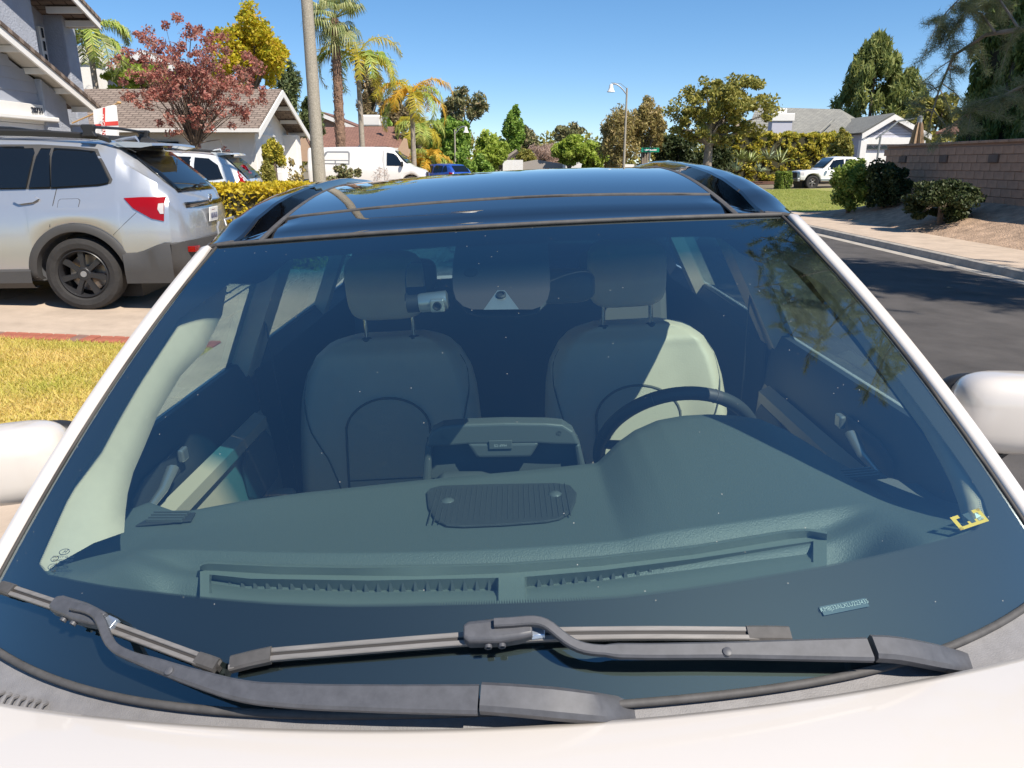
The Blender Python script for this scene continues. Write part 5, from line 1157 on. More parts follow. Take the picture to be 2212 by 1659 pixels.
# ---- brown roofed house with white gable
X2 = -9.0
bh = thing('brown_roof_house', 'white stucco house with brown shingle roof and steep front gable', 'house', (X2, 29, zl(X2)))
ga, gl_, gr_ = onX(609, 197, X2+.4), onX(560, 281, X2+.4), onX(664, 289, X2+.4)
ys_ = (gl_.y, ga.y, gr_.y); zs_ = (gl_.z, ga.z, gr_.z)
part(MB().prism([Vector((X2-.4, y, z)) for y, z in ((ys_[0]+.3, .2), (ys_[2]-.3, .2), (ys_[2]-.3, zs_[2]+.1), (ys_[1], zs_[1]-.15), (ys_[0]+.3, zs_[0]+.1))], (-14,0,0)), 'wall', M['stuccowhite'], bh)
for k in (0, 2):
    a = Vector((X2+.4, ys_[1], zs_[1])); b = Vector((X2+.4, ys_[k], zs_[k])); b = b+(b-a)*.06
    slab(a+Vector((-.02,0,0)), b+Vector((-.02,0,0)), Vector((-15,0,0)), .08, 'roof_slope', M['shingle'], bh)
    slab(a+Vector((0,0,-.2)), b+Vector((0,0,-.2)), Vector((.05,0,0)), .24, 'barge_board', M['white'], bh)
    for t in (.3,.6,.9): part(MB().box(lerp(a, b, t)+Vector((-.4,0,-.1)), (.7,.1,.14)), 'outlooker', M['white'], bh)
for yy in (ys_[0]+.55, ys_[2]-.55): part(MB().box((X2-.15, yy, 1.5), (.6,.6,2.6)), 'column', M['stuccowhite'], bh, bev=.02)
pm_ = [(ys_[1]-1.5, 2.35), (ys_[1]+1.5, 2.35), (ys_[1], 3.45)]
part(MB().prism([Vector((X2-.38, y, z)) for y, z in pm_], (.08,0,0)), 'gable_panel', M['white'], bh)
for zz in (2.7, 3.05): part(MB().box((X2-.29, ys_[1], zz), (.05, 2.9*(3.45-zz)/1.1, .05)), 'gable_rail', M['white'], bh)
part(MB().box((X2-.30, ys_[1], 2.25), (.2,3.6,.22)), 'door_beam', M['white'], bh, bev=.02)
gdo = part(MB().box((X2-.38, ys_[1], 1.15), (.08,3.4,1.9)), 'garage_door', M['white'], bh)
for k in range(4):
    for r_ in range(3):
        o = MB().box((X2-.33, ys_[1]-1.25+k*.83, .55+r_*.6), (.04,.65,.42)).build('door_panel', M['white'], None, bev=.02); o.parent = gdo
text('house_number', '25', .32, M['metalgrey'], Matrix.Translation((X2-.28, ys_[1]+.75, 2.52)) @ Matrix(((0,0,1,0),(1,0,0,0),(0,1,0,0),(0,0,0,1))), None, .01)
o = [x for x in bpy.data.objects if x.name.startswith('house_number')][-1]; o.parent = bh; o.matrix_parent_inverse = Matrix.Translation(bh.location).inverted()
part(MB().box((X2-8, ys_[0]+.22, 1.9), (11,.06,1.0)), 'window', M['darkwin'], bh)
part(MB().lathe([(.13,0),(.13,.5),(.17,.52),(.17,.62)], Matrix.Translation((-15.2, 28.0, 3.1)), 14), 'roof_vent', M['rooftile'], bh, sm=40)
part(MB().box((X2-7, ys_[0]-.30, zs_[0]-.02), (15,.10,.12)), 'gutter', M['white'], bh)

# ---- gabled house behind it
h3 = thing('rear_gable_house', 'pale house with white gable trim and chimney behind the red tree', 'house', onY(320, 200, 40)); Y3 = 40
ap, el_, er_ = onY(323, 117, Y3), onY(190, 178, Y3), onY(440, 176, Y3)
part(MB().prism([p for p in (Vector((el_.x+.5, Y3, 1)), Vector((er_.x-.5, Y3, 1)), er_+Vector((-.5,0,0)), ap+Vector((0,0,-.25)), el_+Vector((.5,0,0)))], (0,10,0)), 'wall', M['lavender'], h3)
for p in (el_, er_):
    q = p+(p-ap)*.1
    part(MB().add([ap+Vector((0,-.6,0)), q+Vector((0,-.6,0)), q+Vector((0,10,0)), ap+Vector((0,10,0)), ap+Vector((0,-.6,.12)), q+Vector((0,-.6,.12)), q+Vector((0,10,.12)), ap+Vector((0,10,.12))], [(0,3,2,1),(4,5,6,7),(0,1,5,4),(1,2,6,5),(2,3,7,6),(3,0,4,7)]), 'roof_slope', M['shinglered'], h3)
    part(MB().prism([ap+Vector((0,-.62,.1)), q+Vector((0,-.62,.1)), q+Vector((0,-.62,-.22)), ap+Vector((0,-.62,-.22))], (0,-.06,0)), 'barge_board', M['white'], h3)
part(MB().box(onY(326, 133, Y3-.1), (.7,.1,.6)), 'gable_vent', M['metalgrey'], h3)
cc = onY(188, 160, 36)
ch = part(MB().box((cc.x, 36, cc.z-1.0), (1.3,.9,4)), 'chimney', M['stuccowhite'], h3, bev=.02)
for zz, w in ((cc.z+.55, 1.55), (cc.z+.95, 1.25)):
    o = MB().box((cc.x, 36, zz), (w,1.1,.3)).build('chimney_cap', M['white'], None, bev=.02); o.parent = ch

# ---- tan house with red-brown roof
Y4 = 50
h4 = thing('tan_house', 'tan house with red brown roof behind the white van', 'house', onY(780, 330, Y4))
P4 = lambda u, v, y=Y4: onY(u, v, y)
e1, e2 = P4(672, 322), P4(872, 325); t1, t2 = P4(650, 279, Y4+4), P4(862, 277, Y4+4)
part(MB().add([e1, e2, t2, t1, e1+Vector((0,0,.12)), e2+Vector((0,0,.12)), t2+Vector((0,0,.12)), t1+Vector((0,0,.12))], [(0,3,2,1),(4,5,6,7),(0,1,5,4),(1,2,6,5),(2,3,7,6),(3,0,4,7)]), 'roof_slope', M['shinglered'], h4)
part(MB().box(((e1.x+e2.x)/2, Y4+3, e1.z-1.1), (e2.x-e1.x-.6, 5.2, 2.4)), 'wall', M['stuccotan'], h4)
part(MB().box(((e1.x+e2.x)/2, Y4-.05, e1.z-.04), (e2.x-e1.x, .1, .22)), 'fascia', M['white'], h4)
g1, g2, g3 = P4(690, 246, Y4+6), P4(640, 285, Y4+6), P4(800, 290, Y4+6)
part(MB().prism([g2+Vector((0,0,-2)), g3+Vector((0,0,-2)), g3, g1, g2], (0,5,0)), 'gable_wall', M['stuccotan'], h4)
for p in (g2, g3):
    part(MB().prism([g1+Vector((0,-.4,.12)), p+Vector((0,-.4,.12)), p+Vector((0,-.4,-.15)), g1+Vector((0,-.4,-.15))], (0,-.06,0)), 'barge_board', M['white'], h4)
    part(MB().add([g1+Vector((0,-.4,.13)), p+Vector((0,-.4,.13)), p+Vector((0,5,.13)), g1+Vector((0,5,.13))], [(0,1,2,3)]), 'roof_slope', M['shinglered'], h4, thick=.08)
part(MB().box(P4(804, 261, Y4+5), (1.3,.9,.75)), 'roof_unit', M['lampwhite'], h4, bev=.1)
for u, v in ((832, 270),): part(MB().lathe([(.1,0),(.1,.6),(.18,.62),(.18,.7)], Matrix.Translation(P4(u, v+8, Y4+2)), 10), 'roof_vent', M['metalgrey'], h4)
c4 = P4(866, 300)
part(MB().prism([P4(858, 325, Y4-.4), P4(884, 340, Y4-.4), P4(878, 300, Y4-.4), P4(872, 298, Y4-.4)], (0,.3,0)), 'gable_post', M['stuccotan'], h4)
fg = thing('small_flag', 'small striped flag on a pole in front of the tan house', 'flag', P4(770, 330, 44))
MB().tube([Vector((0,0,-1.5)), P4(783, 300, 44)-P4(770, 330, 44)], .02, 6).build('pole', M['white'], fg)
A_, B_, C_ = P4(783, 303, 44)-P4(770, 330, 44), P4(786, 322, 44)-P4(770, 330, 44), P4(767, 326, 44)-P4(770, 330, 44)
fcl = MB().add([A_, B_, C_, lerp(A_, C_, .5)], [(0,1,2,3)]).build('cloth', M['flagwhite'], fg, thick=.01)
for k in range(4): MB().add([lerp(A_, C_, k/4+.02)+Vector((0,-.02,0)), lerp(A_, C_, k/4+.13)+Vector((0,-.02,0)), lerp(A_, B_, 1)*.0+lerp(lerp(A_, B_, .9), C_, k/4+.13)+Vector((0,-.02,0)), lerp(lerp(A_, B_, .9), C_, k/4+.02)+Vector((0,-.02,0))], [(0,1,2,3)]).build('stripe', M['flagblue'], fcl)

# ---- grey roofed house on the right
Y5 = 66
h5 = thing('grey_roof_house', 'grey roofed house with white chimney and garage gable', 'house', onY(1850, 330, Y5))
Q = lambda u, v, y=Y5: onY(u, v, y)
def face(pts, name, m, th=.12): return part(MB().add(pts, [tuple(range(len(pts)))]), name, m, h5, thick=th)
# garage gable (front) with roof running left
ap, gl5, gr5 = Q(1933, 247), Q(1862, 289), Q(2012, 291)
part(MB().prism([Vector((gl5.x+.5, Y5+.5, 0)), Vector((gr5.x-.5, Y5+.5, 0)), Vector((gr5.x-.5, Y5+.5, gr5.z)), Vector((ap.x, Y5+.5, ap.z-.3)), Vector((gl5.x+.5, Y5+.5, gl5.z))], (0,8,0)), 'wall', M['lavender'], h5)
for p in (gl5, gr5):
    part(MB().prism([ap, p, p+Vector((0,0,-.42)), ap+Vector((0,0,-.42))], (0,-.1,0)), 'barge_board', M['white'], h5)
    part(MB().add([ap+Vector((0,0,.03)), p+Vector((0,0,.03)), p+Vector((0,9,.03)), ap+Vector((0,9,.03))], [(0,1,2,3)]), 'roof_slope', M['shinglegrey'], h5, thick=.1)
gp = [Q(1873, 297, Y5+.4), Q(1931, 266, Y5+.4), Q(1984, 297, Y5+.4)]
for k in range(5):
    t0, t1 = k/5, (k+1)/5-.03; lo_ = lerp(gp[0], gp[1], t0); ro_ = lerp(gp[2], gp[1], t0); lo2 = lerp(gp[0], gp[1], t1); ro2 = lerp(gp[2], gp[1], t1)
    part(MB().prism([lo_, ro_, ro2, lo2], (0,-.06,0)), 'siding_board', M['lavender'], h5)
bmc = (Q(1870, 305).x+Q(1982, 305).x)/2; bw_ = Q(1986, 305).x-Q(1866, 305).x
part(MB().box((bmc, Y5+.3, Q(1920, 304).z), (bw_,.3,.55)), 'garage_beam', M['white'], h5)
gd5 = part(MB().box((bmc, Y5+.42, 1.2), (bw_-.6,.1,2.6)), 'garage_door', M['white'], h5)
for k in range(6):
    o = MB().prism([Vector((bmc-bw_/2+.75+k*(bw_-1.0)/6+math.cos(a)*.3, Y5+.36, Q(1920, 318).z-.15+math.sin(a)*.28)) for a in np.linspace(0, math.pi, 9)], (0,-.04,0)).build('door_window', M['darkwin'], None); o.parent = gd5
for u in (1862, 1988): part(MB().box((Q(u, 300).x+.2, Y5+.2, 1.8), (.5,.5,3.4)), 'column', M['white'], h5)
# big roof left of the gable
b1, b2, b3, b4 = Q(1655, 318, Y5+3), Q(1870, 300, Y5+3), Q(1815, 236, Y5+10), Q(1672, 232, Y5+10)
part(MB().add([b1, b2, b3, b4], [(0,1,2,3)]), 'roof_slope', M['shinglegrey'], h5, thick=.15)
part(MB().add([b2, Q(1900, 300, Y5+4), Q(1860, 262, Y5+10), b3], [(0,1,2,3)]), 'roof_hip', M['shinglegrey'], h5, thick=.15)
part(MB().box(((b1.x+b2.x)/2, Y5+7.5, 1.6), (b2.x-b1.x-1, 8, 3.2)), 'rear_wall', M['lavender'], h5)
s1, s2 = Q(1768, 290, Y5+2.9), Q(1800, 262, Y5+6.5); part(MB().tube([s1+Vector((0,0,.1)), s2+Vector((0,0,.15))], .14, 6), 'ridge_trim', M['shinglegrey'], h5)
# left gable behind tree
b5, b6, b7 = Q(1560, 318, Y5+1), Q(1640, 215, Y5+5), Q(1690, 300, Y5+1)
part(MB().add([Q(1600, 318, Y5+1), b6, Q(1745, 318, Y5+1)], [(0,1,2)]), 'roof_gable', M['shinglegrey'], h5, thick=.2)
c5 = Q(1685, 270, Y5-1)
chm = part(MB().box((c5.x, Y5-1, c5.z-1.5), (1.65,1.0,Q(1685, 250, Y5-1).z-c5.z+3+.6)), 'chimney', M['lavender'], h5)
for v, w, h in ((254, 1.9, .62), (242, .75, .55)):
    o = MB().box((c5.x, Y5-1, Q(1685, v, Y5-1).z), (w, 1.2 if w > 1 else .6, h)).build('chimney_cap', M['white'], None, bev=.05); o.parent = chm
h6 = thing('red_roof_house', 'corner of a house with red roof behind the cypress hedge', 'house', onY(2050, 300, 70))
sl6 = [onY(2022, 285, 70), onY(2060, 268, 72), onY(2140, 268, 72), onY(2140, 285, 70)]
part(MB().add(sl6, [(0,1,2,3)]), 'roof_slope', M['shinglered'], h6, thick=.2)
part(MB().box((onY(2085, 300, 71).x, 71.5, 1.8), (4.5, 2, 3.2)), 'wall', M['lavender'], h6)
# far white garage fronts seen over the roof
h7 = thing('far_garage', 'low dark roofed garage with white door at the end of the street', 'garage', onY(1150, 370, 85))
q = lambda u, v: onY(u, v, 85)
part(MB().prism([q(1070, 380), q(1240, 380), q(1240, 358), q(1160, 345), q(1088, 358)], (0,6,0)), 'wall', mat('taupe_stucco', (.36,.32,.28), .9), h7)  # one even taupe wall colour, darker than the white door
part(MB().box(q(1108, 366)+Vector((0,-.2,0)), (2.2,.1,2.0)), 'garage_door', M['white'], h7)
part(MB().tube([q(1082, 352), q(1118, 326)], .25, 4), 'barge_board', M['barkgrey'], h7)
h8 = thing('far_white_garage', 'white garage front under the bright green trees at the street end', 'garage', onY(1270, 372, 80))
q = lambda u, v: onY(u, v, 80)
part(MB().prism([q(1222, 385), q(1370, 385), q(1370, 355), q(1222, 352)], (0,5,0)), 'wall', M['stuccowhite'], h8)
part(MB().box(q(1262, 372)+Vector((0,-.2,0)), (2.8,.1,2.0)), 'garage_door', M['white'], h8)

# ------------------------------------------------------------------ lamps, sign, umbrella
def octpole(mb, base, h, r0, r1, n=8): mb.tube([base, base+Vector((0,0,h*.5)), base+Vector((0,0,h))], [r0, (r0+r1)/2, r1], n)
def bell(par, c, s=1): 
    return MB().lathe([(.03*s,.16*s),(.09*s,.15*s),(.13*s,.08*s),(.16*s,-.12*s),(.22*s,-.28*s),(.29*s,-.36*s),(.30*s,-.40*s),(.27*s,-.39*s),(.01,-.30*s)], Matrix.Translation(c), 20).build('lamp_shade', M['lampwhite'], par, sm=50)
def street_lamp(label, base, h, r, arm, drop, grp=None, s=1):
    t = thing('street_lamp', label, 'street lamp', base, 0, grp)
    mb = MB(); octpole(mb, Vector((0,0,-.2)), h+.2, r, r*.62); mb.build('pole', M['poleconc'], t, sm=50)
    top = Vector((0,0,h-.4)); e = Vector(arm)
    pts = [top+e*k+Vector((0,0,.75*math.sin(k*1.9)*s)) for k in np.linspace(0, 1, 9)]
    MB().tube(pts, .045*s, 8).build('arm', M['metalgrey'], t, sm=60)
    MB().tube([top+Vector((0,0,.35)), lerp(top+Vector((0,0,.35)), pts[-1], .4)+Vector((0,0,.2)), pts[-1]+Vector((0,0,.1))], .018*s, 5).build('scroll', M['metalgrey'], t)
    bell(t, pts[-1]-Vector((0,0,.12*s)), s)
    return t
bl_ = onY(690, 385, 12.3)
street_lamp('tall speckled concrete street lamp beside the silver SUV', Vector((bl_.x, 12.3, zl(bl_.x))), 6.3, .115, (2.0,-.6,0), 0)
b_ = onY(1347, 372, 50)
hgt = onY(1355, 190, 50).z-.08
street_lamp('slim street lamp with bell shade left of the spreading tree', Vector((b_.x, 50, .08)), hgt, .09, (-1.0,0,0), 0, None, .85)
b_ = onY(984, 372, 66); hgt = onY(984, 280, 66).z-.1
street_lamp('small far street lamp in front of the dense green tree', Vector((b_.x, 66, .1)), hgt, .09, (.95,0,0), 0, None, .85)
sg = thing('street_sign', 'green street name sign on a slim post', 'sign', Vector((onY(1402, 370, 50).x, 50, .05)))
hz = onY(1402, 324, 50).z-.05
MB().tube([(0,0,-.1),(0,0,hz+.2)], .04, 8).build('post', M['metalgrey'], sg)
MB().box((0,-.05,hz), (1.15,.03,.28)).build('sign_plate', M['signgreen'], sg, bev=.01)
MB().box((0,-.07,hz), (.8,.01,.08)).build('sign_lettering', M['white'], sg)
um = thing('patio_umbrella', 'closed tan cantilever umbrella behind the block wall', 'umbrella', Vector((onY(1978, 320, 30).x, 30, .6)))
zt_, zb_ = onY(1982, 255, 30).z-.6, onY(1975, 322, 30).z-.6
rows = []
for t in np.linspace(0, 1, 12):
    z = lerp(zt_-.15, zb_-.5, t); r_ = lerp(.09, .30, t**.8)
    rows.append([Vector((math.cos(a)*r_*(1+.28*math.cos(a*8)), math.sin(a)*r_*(1+.28*math.cos(a*8)), z)) for a in np.linspace(0, 2*math.pi, 48, endpoint=False)])
MB().loft(rows, closed=True, cap=True).build('canopy', M['umbrella'], um, sm=60)
MB().tube([(0,0,-.2),(0,0,zt_+.05)], .03, 8).build('rib_pole', M['metalgrey'], um)
MB().lathe([(.09,0),(.09,.25),(.04,.3)], Matrix.Translation((0,0,zt_-.2)), 12).build('crown_hub', M['metalgrey'], um)
o_ = Vector((um.location.x, 30, .6)); a_ = [onY(u, v, 30)-o_ for u, v in ((1892,300),(1912,285),(1940,262),(1975,256))]
MB().tube(a_, .035, 6).build('arm', M['metalgrey'], um, sm=60)
p_ = onY(1903, 290, 30)-o_; MB().tube([p_, Vector((p_.x-.05, p_.y, -.2))], .04, 8).build('mast', M['metalgrey'], um)

# ------------------------------------------------------------------ vegetation
def leafcloud(C, Rr, n, size, aspect=.55, up=0.0, droop=0.0):
    """n leaf quads spread over clump centres C with radii Rr"""
    C = np.asarray(C); Rr = np.asarray(Rr); k = NP.randint(0, len(C), n)
    d = NP.normal(0, 1, (n, 3)); d /= np.linalg.norm(d, axis=1)[:, None]+1e-9
    r = NP.rand(n)**.45
    p = C[k]+d*r[:, None]*Rr[k]
    a = NP.normal(0, 1, (n, 3)); a[:, 2] += up; a[:, 2] -= droop; a /= np.linalg.norm(a, axis=1)[:, None]+1e-9
    b = np.cross(a, NP.normal(0, 1, (n, 3))); b /= np.linalg.norm(b, axis=1)[:, None]+1e-9
    s = size*(.6+.8*NP.rand(n))[:, None]
    V = np.stack([p-a*s, p-b*s*aspect, p+a*s, p+b*s*aspect], 1)
    return V
def ellip_clumps(c, r, n, cr, hollow=.55, low=False, seed=0):
    rs = np.random.RandomState(seed); P = []
    while len(P) < n:
        d = rs.normal(0, 1, 3); d /= np.linalg.norm(d)
        q = (hollow+(1-hollow)*rs.rand()**.6)*(1-.25*rs.rand()**2)
        if not low and d[2] < -.3 and rs.rand() < .5: continue
        P.append(np.array(c)+d*q*np.array(r))
    P = np.array(P); R_ = np.array(cr)*(.6+.8*rs.rand(n))[:, None]
    return P, R_
def tree(name, label, u0, v0, u1, v1, D, base_z, m, n, size, ncl, cat='tree', tm='bark', tr=.18, group=None, seed=1, cl=.26, aspect=.55, base_u=None, hollow=.45, stems=1, lean=0, droop=0, depth=None, limb=10):
    a, b = onY(u0, v0, D), onY(u1, v1, D)
    if cat in ('shrub', 'bush'): b.z = base_z-.15
    c = (a+b)/2; rx_, rz_ = abs(b.x-a.x)/2, abs(a.z-b.z)/2; rd = depth or (rx_*.85)
    bx = onY(base_u, v1, D).x if base_u else c.x
    root = thing(name, label, cat, (bx, D, base_z), 0, group); o = Vector((bx, D, base_z))
    P, Rr = ellip_clumps(c-o, (rx_*.95, rd*.95, rz_*.95), ncl, (rx_*cl, rd*cl, rz_*cl), hollow, cat != 'tree', seed=seed)
    V = leafcloud(P, Rr, n, size, aspect, droop=droop)
    quads('crown', V, m, root)
    rs = random.Random(seed); tb = MB(); cc = c-o; lo = cc.z-rz_
    for s in range(stems):
        ox = (s-(stems-1)/2)*.35*tr*6/max(1, stems)
        fork = Vector((ox*1.6+lean*.3, 0, max(.3, lo*.75+.25*cc.z)))
        tb.tube([Vector((ox*.5, 0, -.2)), Vector((ox+lean*.1, .02, fork.z*.5)), fork], [tr*1.25/stems**.4, tr/stems**.4, tr*.8/stems**.4], 8)
        for k in range(max(2, limb//stems)):
            t = Vector(P[rs.randrange(len(P))]); mid = lerp(fork, t, .5)+Vector((rs.uniform(-.15,.15)*rx_, rs.uniform(-.15,.15)*rx_, .12*rz_))
            tb.tube([fork-Vector((0,0,tr*.5)), lerp(fork, mid, .5), mid, t], [tr*.6/stems**.4, tr*.42/stems**.4, tr*.25/stems**.4, tr*.08], 6)
    tb.build('trunk', M[tm], root, sm=60)
    return root
LM = {}
LM['red'] = leafmat('red_leaves', [(.34,.12,.10),(.52,.19,.15),(.46,.25,.19),(.34,.18,.14)], .4)
LM['yellow'] = leafmat('yellow_green_leaves', [(.58,.50,.03),(.72,.56,.04),(.42,.46,.04),(.66,.42,.06)], .5)
LM['pine'] = leafmat('dark_pine_leaves', [(0.081,0.122,0.060),(0.143,0.183,0.071),(0.203,0.224,0.091)], .2)
LM['euc'] = leafmat('eucalyptus_leaves', [(0.196,0.173,0.098),(0.325,0.260,0.130),(0.282,0.183,0.108)], .25)
LM['euc2'] = leafmat('olive_eucalyptus_leaves', [(0.164,0.181,0.090),(0.254,0.254,0.109),(0.307,0.236,0.128)], .25)
LM['green'] = leafmat('dense_green_leaves', [(0.130,0.239,0.043),(0.239,0.368,0.064),(0.347,0.477,0.087)], .35)
LM['lime'] = leafmat('bright_green_leaves', [(0.255,0.351,0.047),(0.398,0.495,0.079),(0.510,0.574,0.128)], .45)
LM['olive'] = leafmat('olive_green_leaves', [(0.170,0.189,0.038),(0.302,0.282,0.066),(0.415,0.358,0.094)], .3)
LM['willow'] = leafmat('dry_olive_leaves', [(0.260,0.227,0.070),(0.401,0.330,0.122),(0.487,0.365,0.174)], .3)
LM['bare'] = leafmat('bare_twigs', [(0.377,0.261,0.203),(0.493,0.362,0.290),(0.319,0.217,0.174)], .1)
LM['hedgey'] = leafmat('yellow_hedge_leaves', [(.62,.50,.03),(.80,.62,.05),(.46,.40,.04),(.74,.54,.06)], .45)
LM['hedge'] = leafmat('flowering_hedge_leaves', [(0.235,0.274,0.039),(0.470,0.431,0.058),(0.744,0.608,0.097),(0.196,0.216,0.039)], .35)
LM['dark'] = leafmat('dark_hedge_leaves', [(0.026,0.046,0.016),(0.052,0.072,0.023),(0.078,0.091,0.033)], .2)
LM['cyp'] = leafmat('cypress_leaves', [(0.065,0.109,0.029),(0.116,0.174,0.043),(0.174,0.232,0.058)], .25)
LM['conif'] = leafmat('conifer_leaves', [(.15,.19,.055),(.24,.28,.08),(.34,.34,.11)], .35)
LM['shrub'] = leafmat('clipped_shrub_leaves', [(0.145,0.232,0.043),(0.246,0.334,0.058),(0.348,0.392,0.102)], .35)
LM['palm'] = leafmat('fan_palm_leaves', [(0.174,0.232,0.072),(0.319,0.348,0.131),(0.493,0.478,0.232)], .3)
LM['queen'] = leafmat('yellow_palm_leaves', [(.45,.40,.04),(.58,.44,.05),(.30,.33,.05)], .4)
LM['queeng'] = leafmat('green_palm_leaves', [(0.290,0.406,0.087),(0.435,0.507,0.116),(0.580,0.551,0.145)], .4)
LM['queeno'] = leafmat('orange_palm_leaves', [(.62,.36,.03),(.70,.42,.05),(.55,.40,.05)], .4)

tree('red_leaf_tree', 'purple red leaved tree in front of the brown shingle roof', 212, 18, 612, 350, 19, zl(-8), LM['red'], 16000, .036, 250, seed=4, cl=.068, hollow=.12, base_u=425, tr=.055, stems=5, depth=1.7, limb=110)
tree('yellow_tree', 'tall bright yellow green tree behind the brown roof', 430, 8, 640, 235, 36, .5, LM['yellow'], 17000, .085, 80, seed=5, cl=.19, hollow=.1, tr=.14)
tree('dark_pine', 'dark green pine right of the yellow tree', 588, 118, 660, 300, 46, .5, LM['pine'], 7000, .14, 40, seed=6, cl=.28, hollow=.3, aspect=.25)
tree('dark_pine', 'low dark tree behind the concrete lamp pole', 640, 205, 700, 300, 47, .5, LM['pine'], 4000, .14, 26, seed=7, cl=.32, aspect=.3)
tree('feathery_tree', 'grey green shrubby tree below the rear gable', 210, 130, 400, 205, 34, .5, LM['lime'], 6000, .10, 50, seed=8, cl=.2, hollow=.3)
tree('eucalyptus', 'thin brown eucalyptus behind the second palm trunk', 748, 130, 835, 300, 72, .5, LM['euc'], 5000, .24, 34, seed=9, cl=.2, hollow=.25, aspect=.3, tm='barkgrey')
tree('eucalyptus', 'brown eucalyptus left of the short palm', 800, 195, 905, 300, 74, .5, LM['euc'], 5000, .24, 30, seed=10, cl=.24, hollow=.3, aspect=.3, tm='barkgrey')
tree('eucalyptus', 'olive eucalyptus standing right of the short palm', 950, 175, 1058, 300, 78, .5, LM['euc2'], 5000, .24, 28, seed=11, cl=.22, hollow=.3, aspect=.3, tm='barkgrey')
tree('dense_tree', 'dense rounded green tree behind the small far lamp', 925, 243, 1032, 372, 70, .3, LM['green'], 8000, .20, 46, seed=12, cl=.26)
tree('dense_tree', 'round green tree between the tan roof and the palm', 806, 255, 850, 290, 62, .5, LM['green'], 2500, .16, 16, seed=13, cl=.35)
tree('light_tree', 'light green tree left of the far garage', 1020, 285, 1100, 372, 72, .3, LM['lime'], 5000, .2, 30, seed=14, cl=.28)
tree('tall_tree', 'tall narrow dark tree at the far end of the street', 1086, 228, 1135, 330, 95, .3, LM['green'], 4500, .26, 26, seed=15, cl=.3, hollow=.3)
tree('tall_tree', 'loose green tree right of the tall narrow one', 1095, 270, 1160, 365, 100, .3, LM['euc2'], 4000, .26, 26, seed=16, cl=.28)
tree('bare_tree', 'leafless pinkish tree at the end of the street', 1135, 303, 1215, 372, 92, .3, LM['bare'], 5000, .35, 30, seed=17, cl=.3, aspect=.06, hollow=.2, tm='barkgrey')
tree('light_tree', 'bright green young tree in front of the white garage', 1190, 290, 1270, 360, 66, .3, LM['lime'], 7000, .16, 36, seed=18, cl=.28)
tree('light_tree', 'second bright green tree left of the slim lamp', 1250, 300, 1318, 372, 68, .3, LM['lime'], 5000, .16, 30, seed=19, cl=.28)
tree('pale_tree', 'thin pale tree rising behind the bright green tree', 1195, 262, 1265, 320, 84, .3, LM['euc2'], 2500, .2, 22, seed=20, cl=.24, hollow=.2)
tree('willowy_tree', 'dry olive tree beside the slim street lamp', 1290, 222, 1395, 372, 56, .2, LM['willow'], 9000, .13, 48, seed=21, cl=.24, hollow=.3, stems=4, aspect=.3, tm='barkgrey')
tree('willowy_tree', 'tall dry olive tree behind the street sign', 1350, 210, 1440, 345, 57, .2, LM['willow'], 8000, .13, 44, seed=22, cl=.24, hollow=.3, stems=3, aspect=.3, tm='barkgrey')
tree('light_tree', 'pale green tree behind the far garage roof', 1040, 292, 1118, 374, 96, .3, LM['lime'], 5000, .22, 34, seed=101, cl=.26, hollow=.3)
tree('light_tree', 'low light green tree left of the leafless one', 1105, 318, 1160, 374, 90, .3, LM['olive'], 3500, .2, 26, seed=102, cl=.28, hollow=.3)
tree('light_tree', 'small yellowish tree between the slim lamp and the bright trees', 1296, 300, 1350, 374, 74, .3, LM['willow'], 4000, .16, 30, seed=103, cl=.26, hollow=.3)
tree('light_tree', 'green tree rising behind the low bushy palm', 862, 262, 945, 372, 78, .3, LM['olive'], 5000, .2, 34, seed=104, cl=.26, hollow=.3)
tree('light_tree', 'broad pale tree right of the leafless tree', 1195, 310, 1300, 374, 98, .3, LM['euc2'], 5000, .24, 34, seed=105, cl=.26, hollow=.3)
# far backdrop of trees at the street end, reads as one mass
P_ = []; R_ = []
for k in range(300):
    x = rnd.uniform(-70, 75); h = 5.0+2.6*noise.noise((x*.11, 3.1, 0))+rnd.uniform(-.6,.6)
    P_.append((x, rnd.uniform(108, 122), rnd.uniform(.8, h))); R_.append((1.8,1.8,1.3))
o = stuff(quads('far_trees', leafcloud(P_, R_, 26000, .34), LM['olive'])); o['label'] = 'far belt of low green trees closing the street'; o['category'] = 'trees'

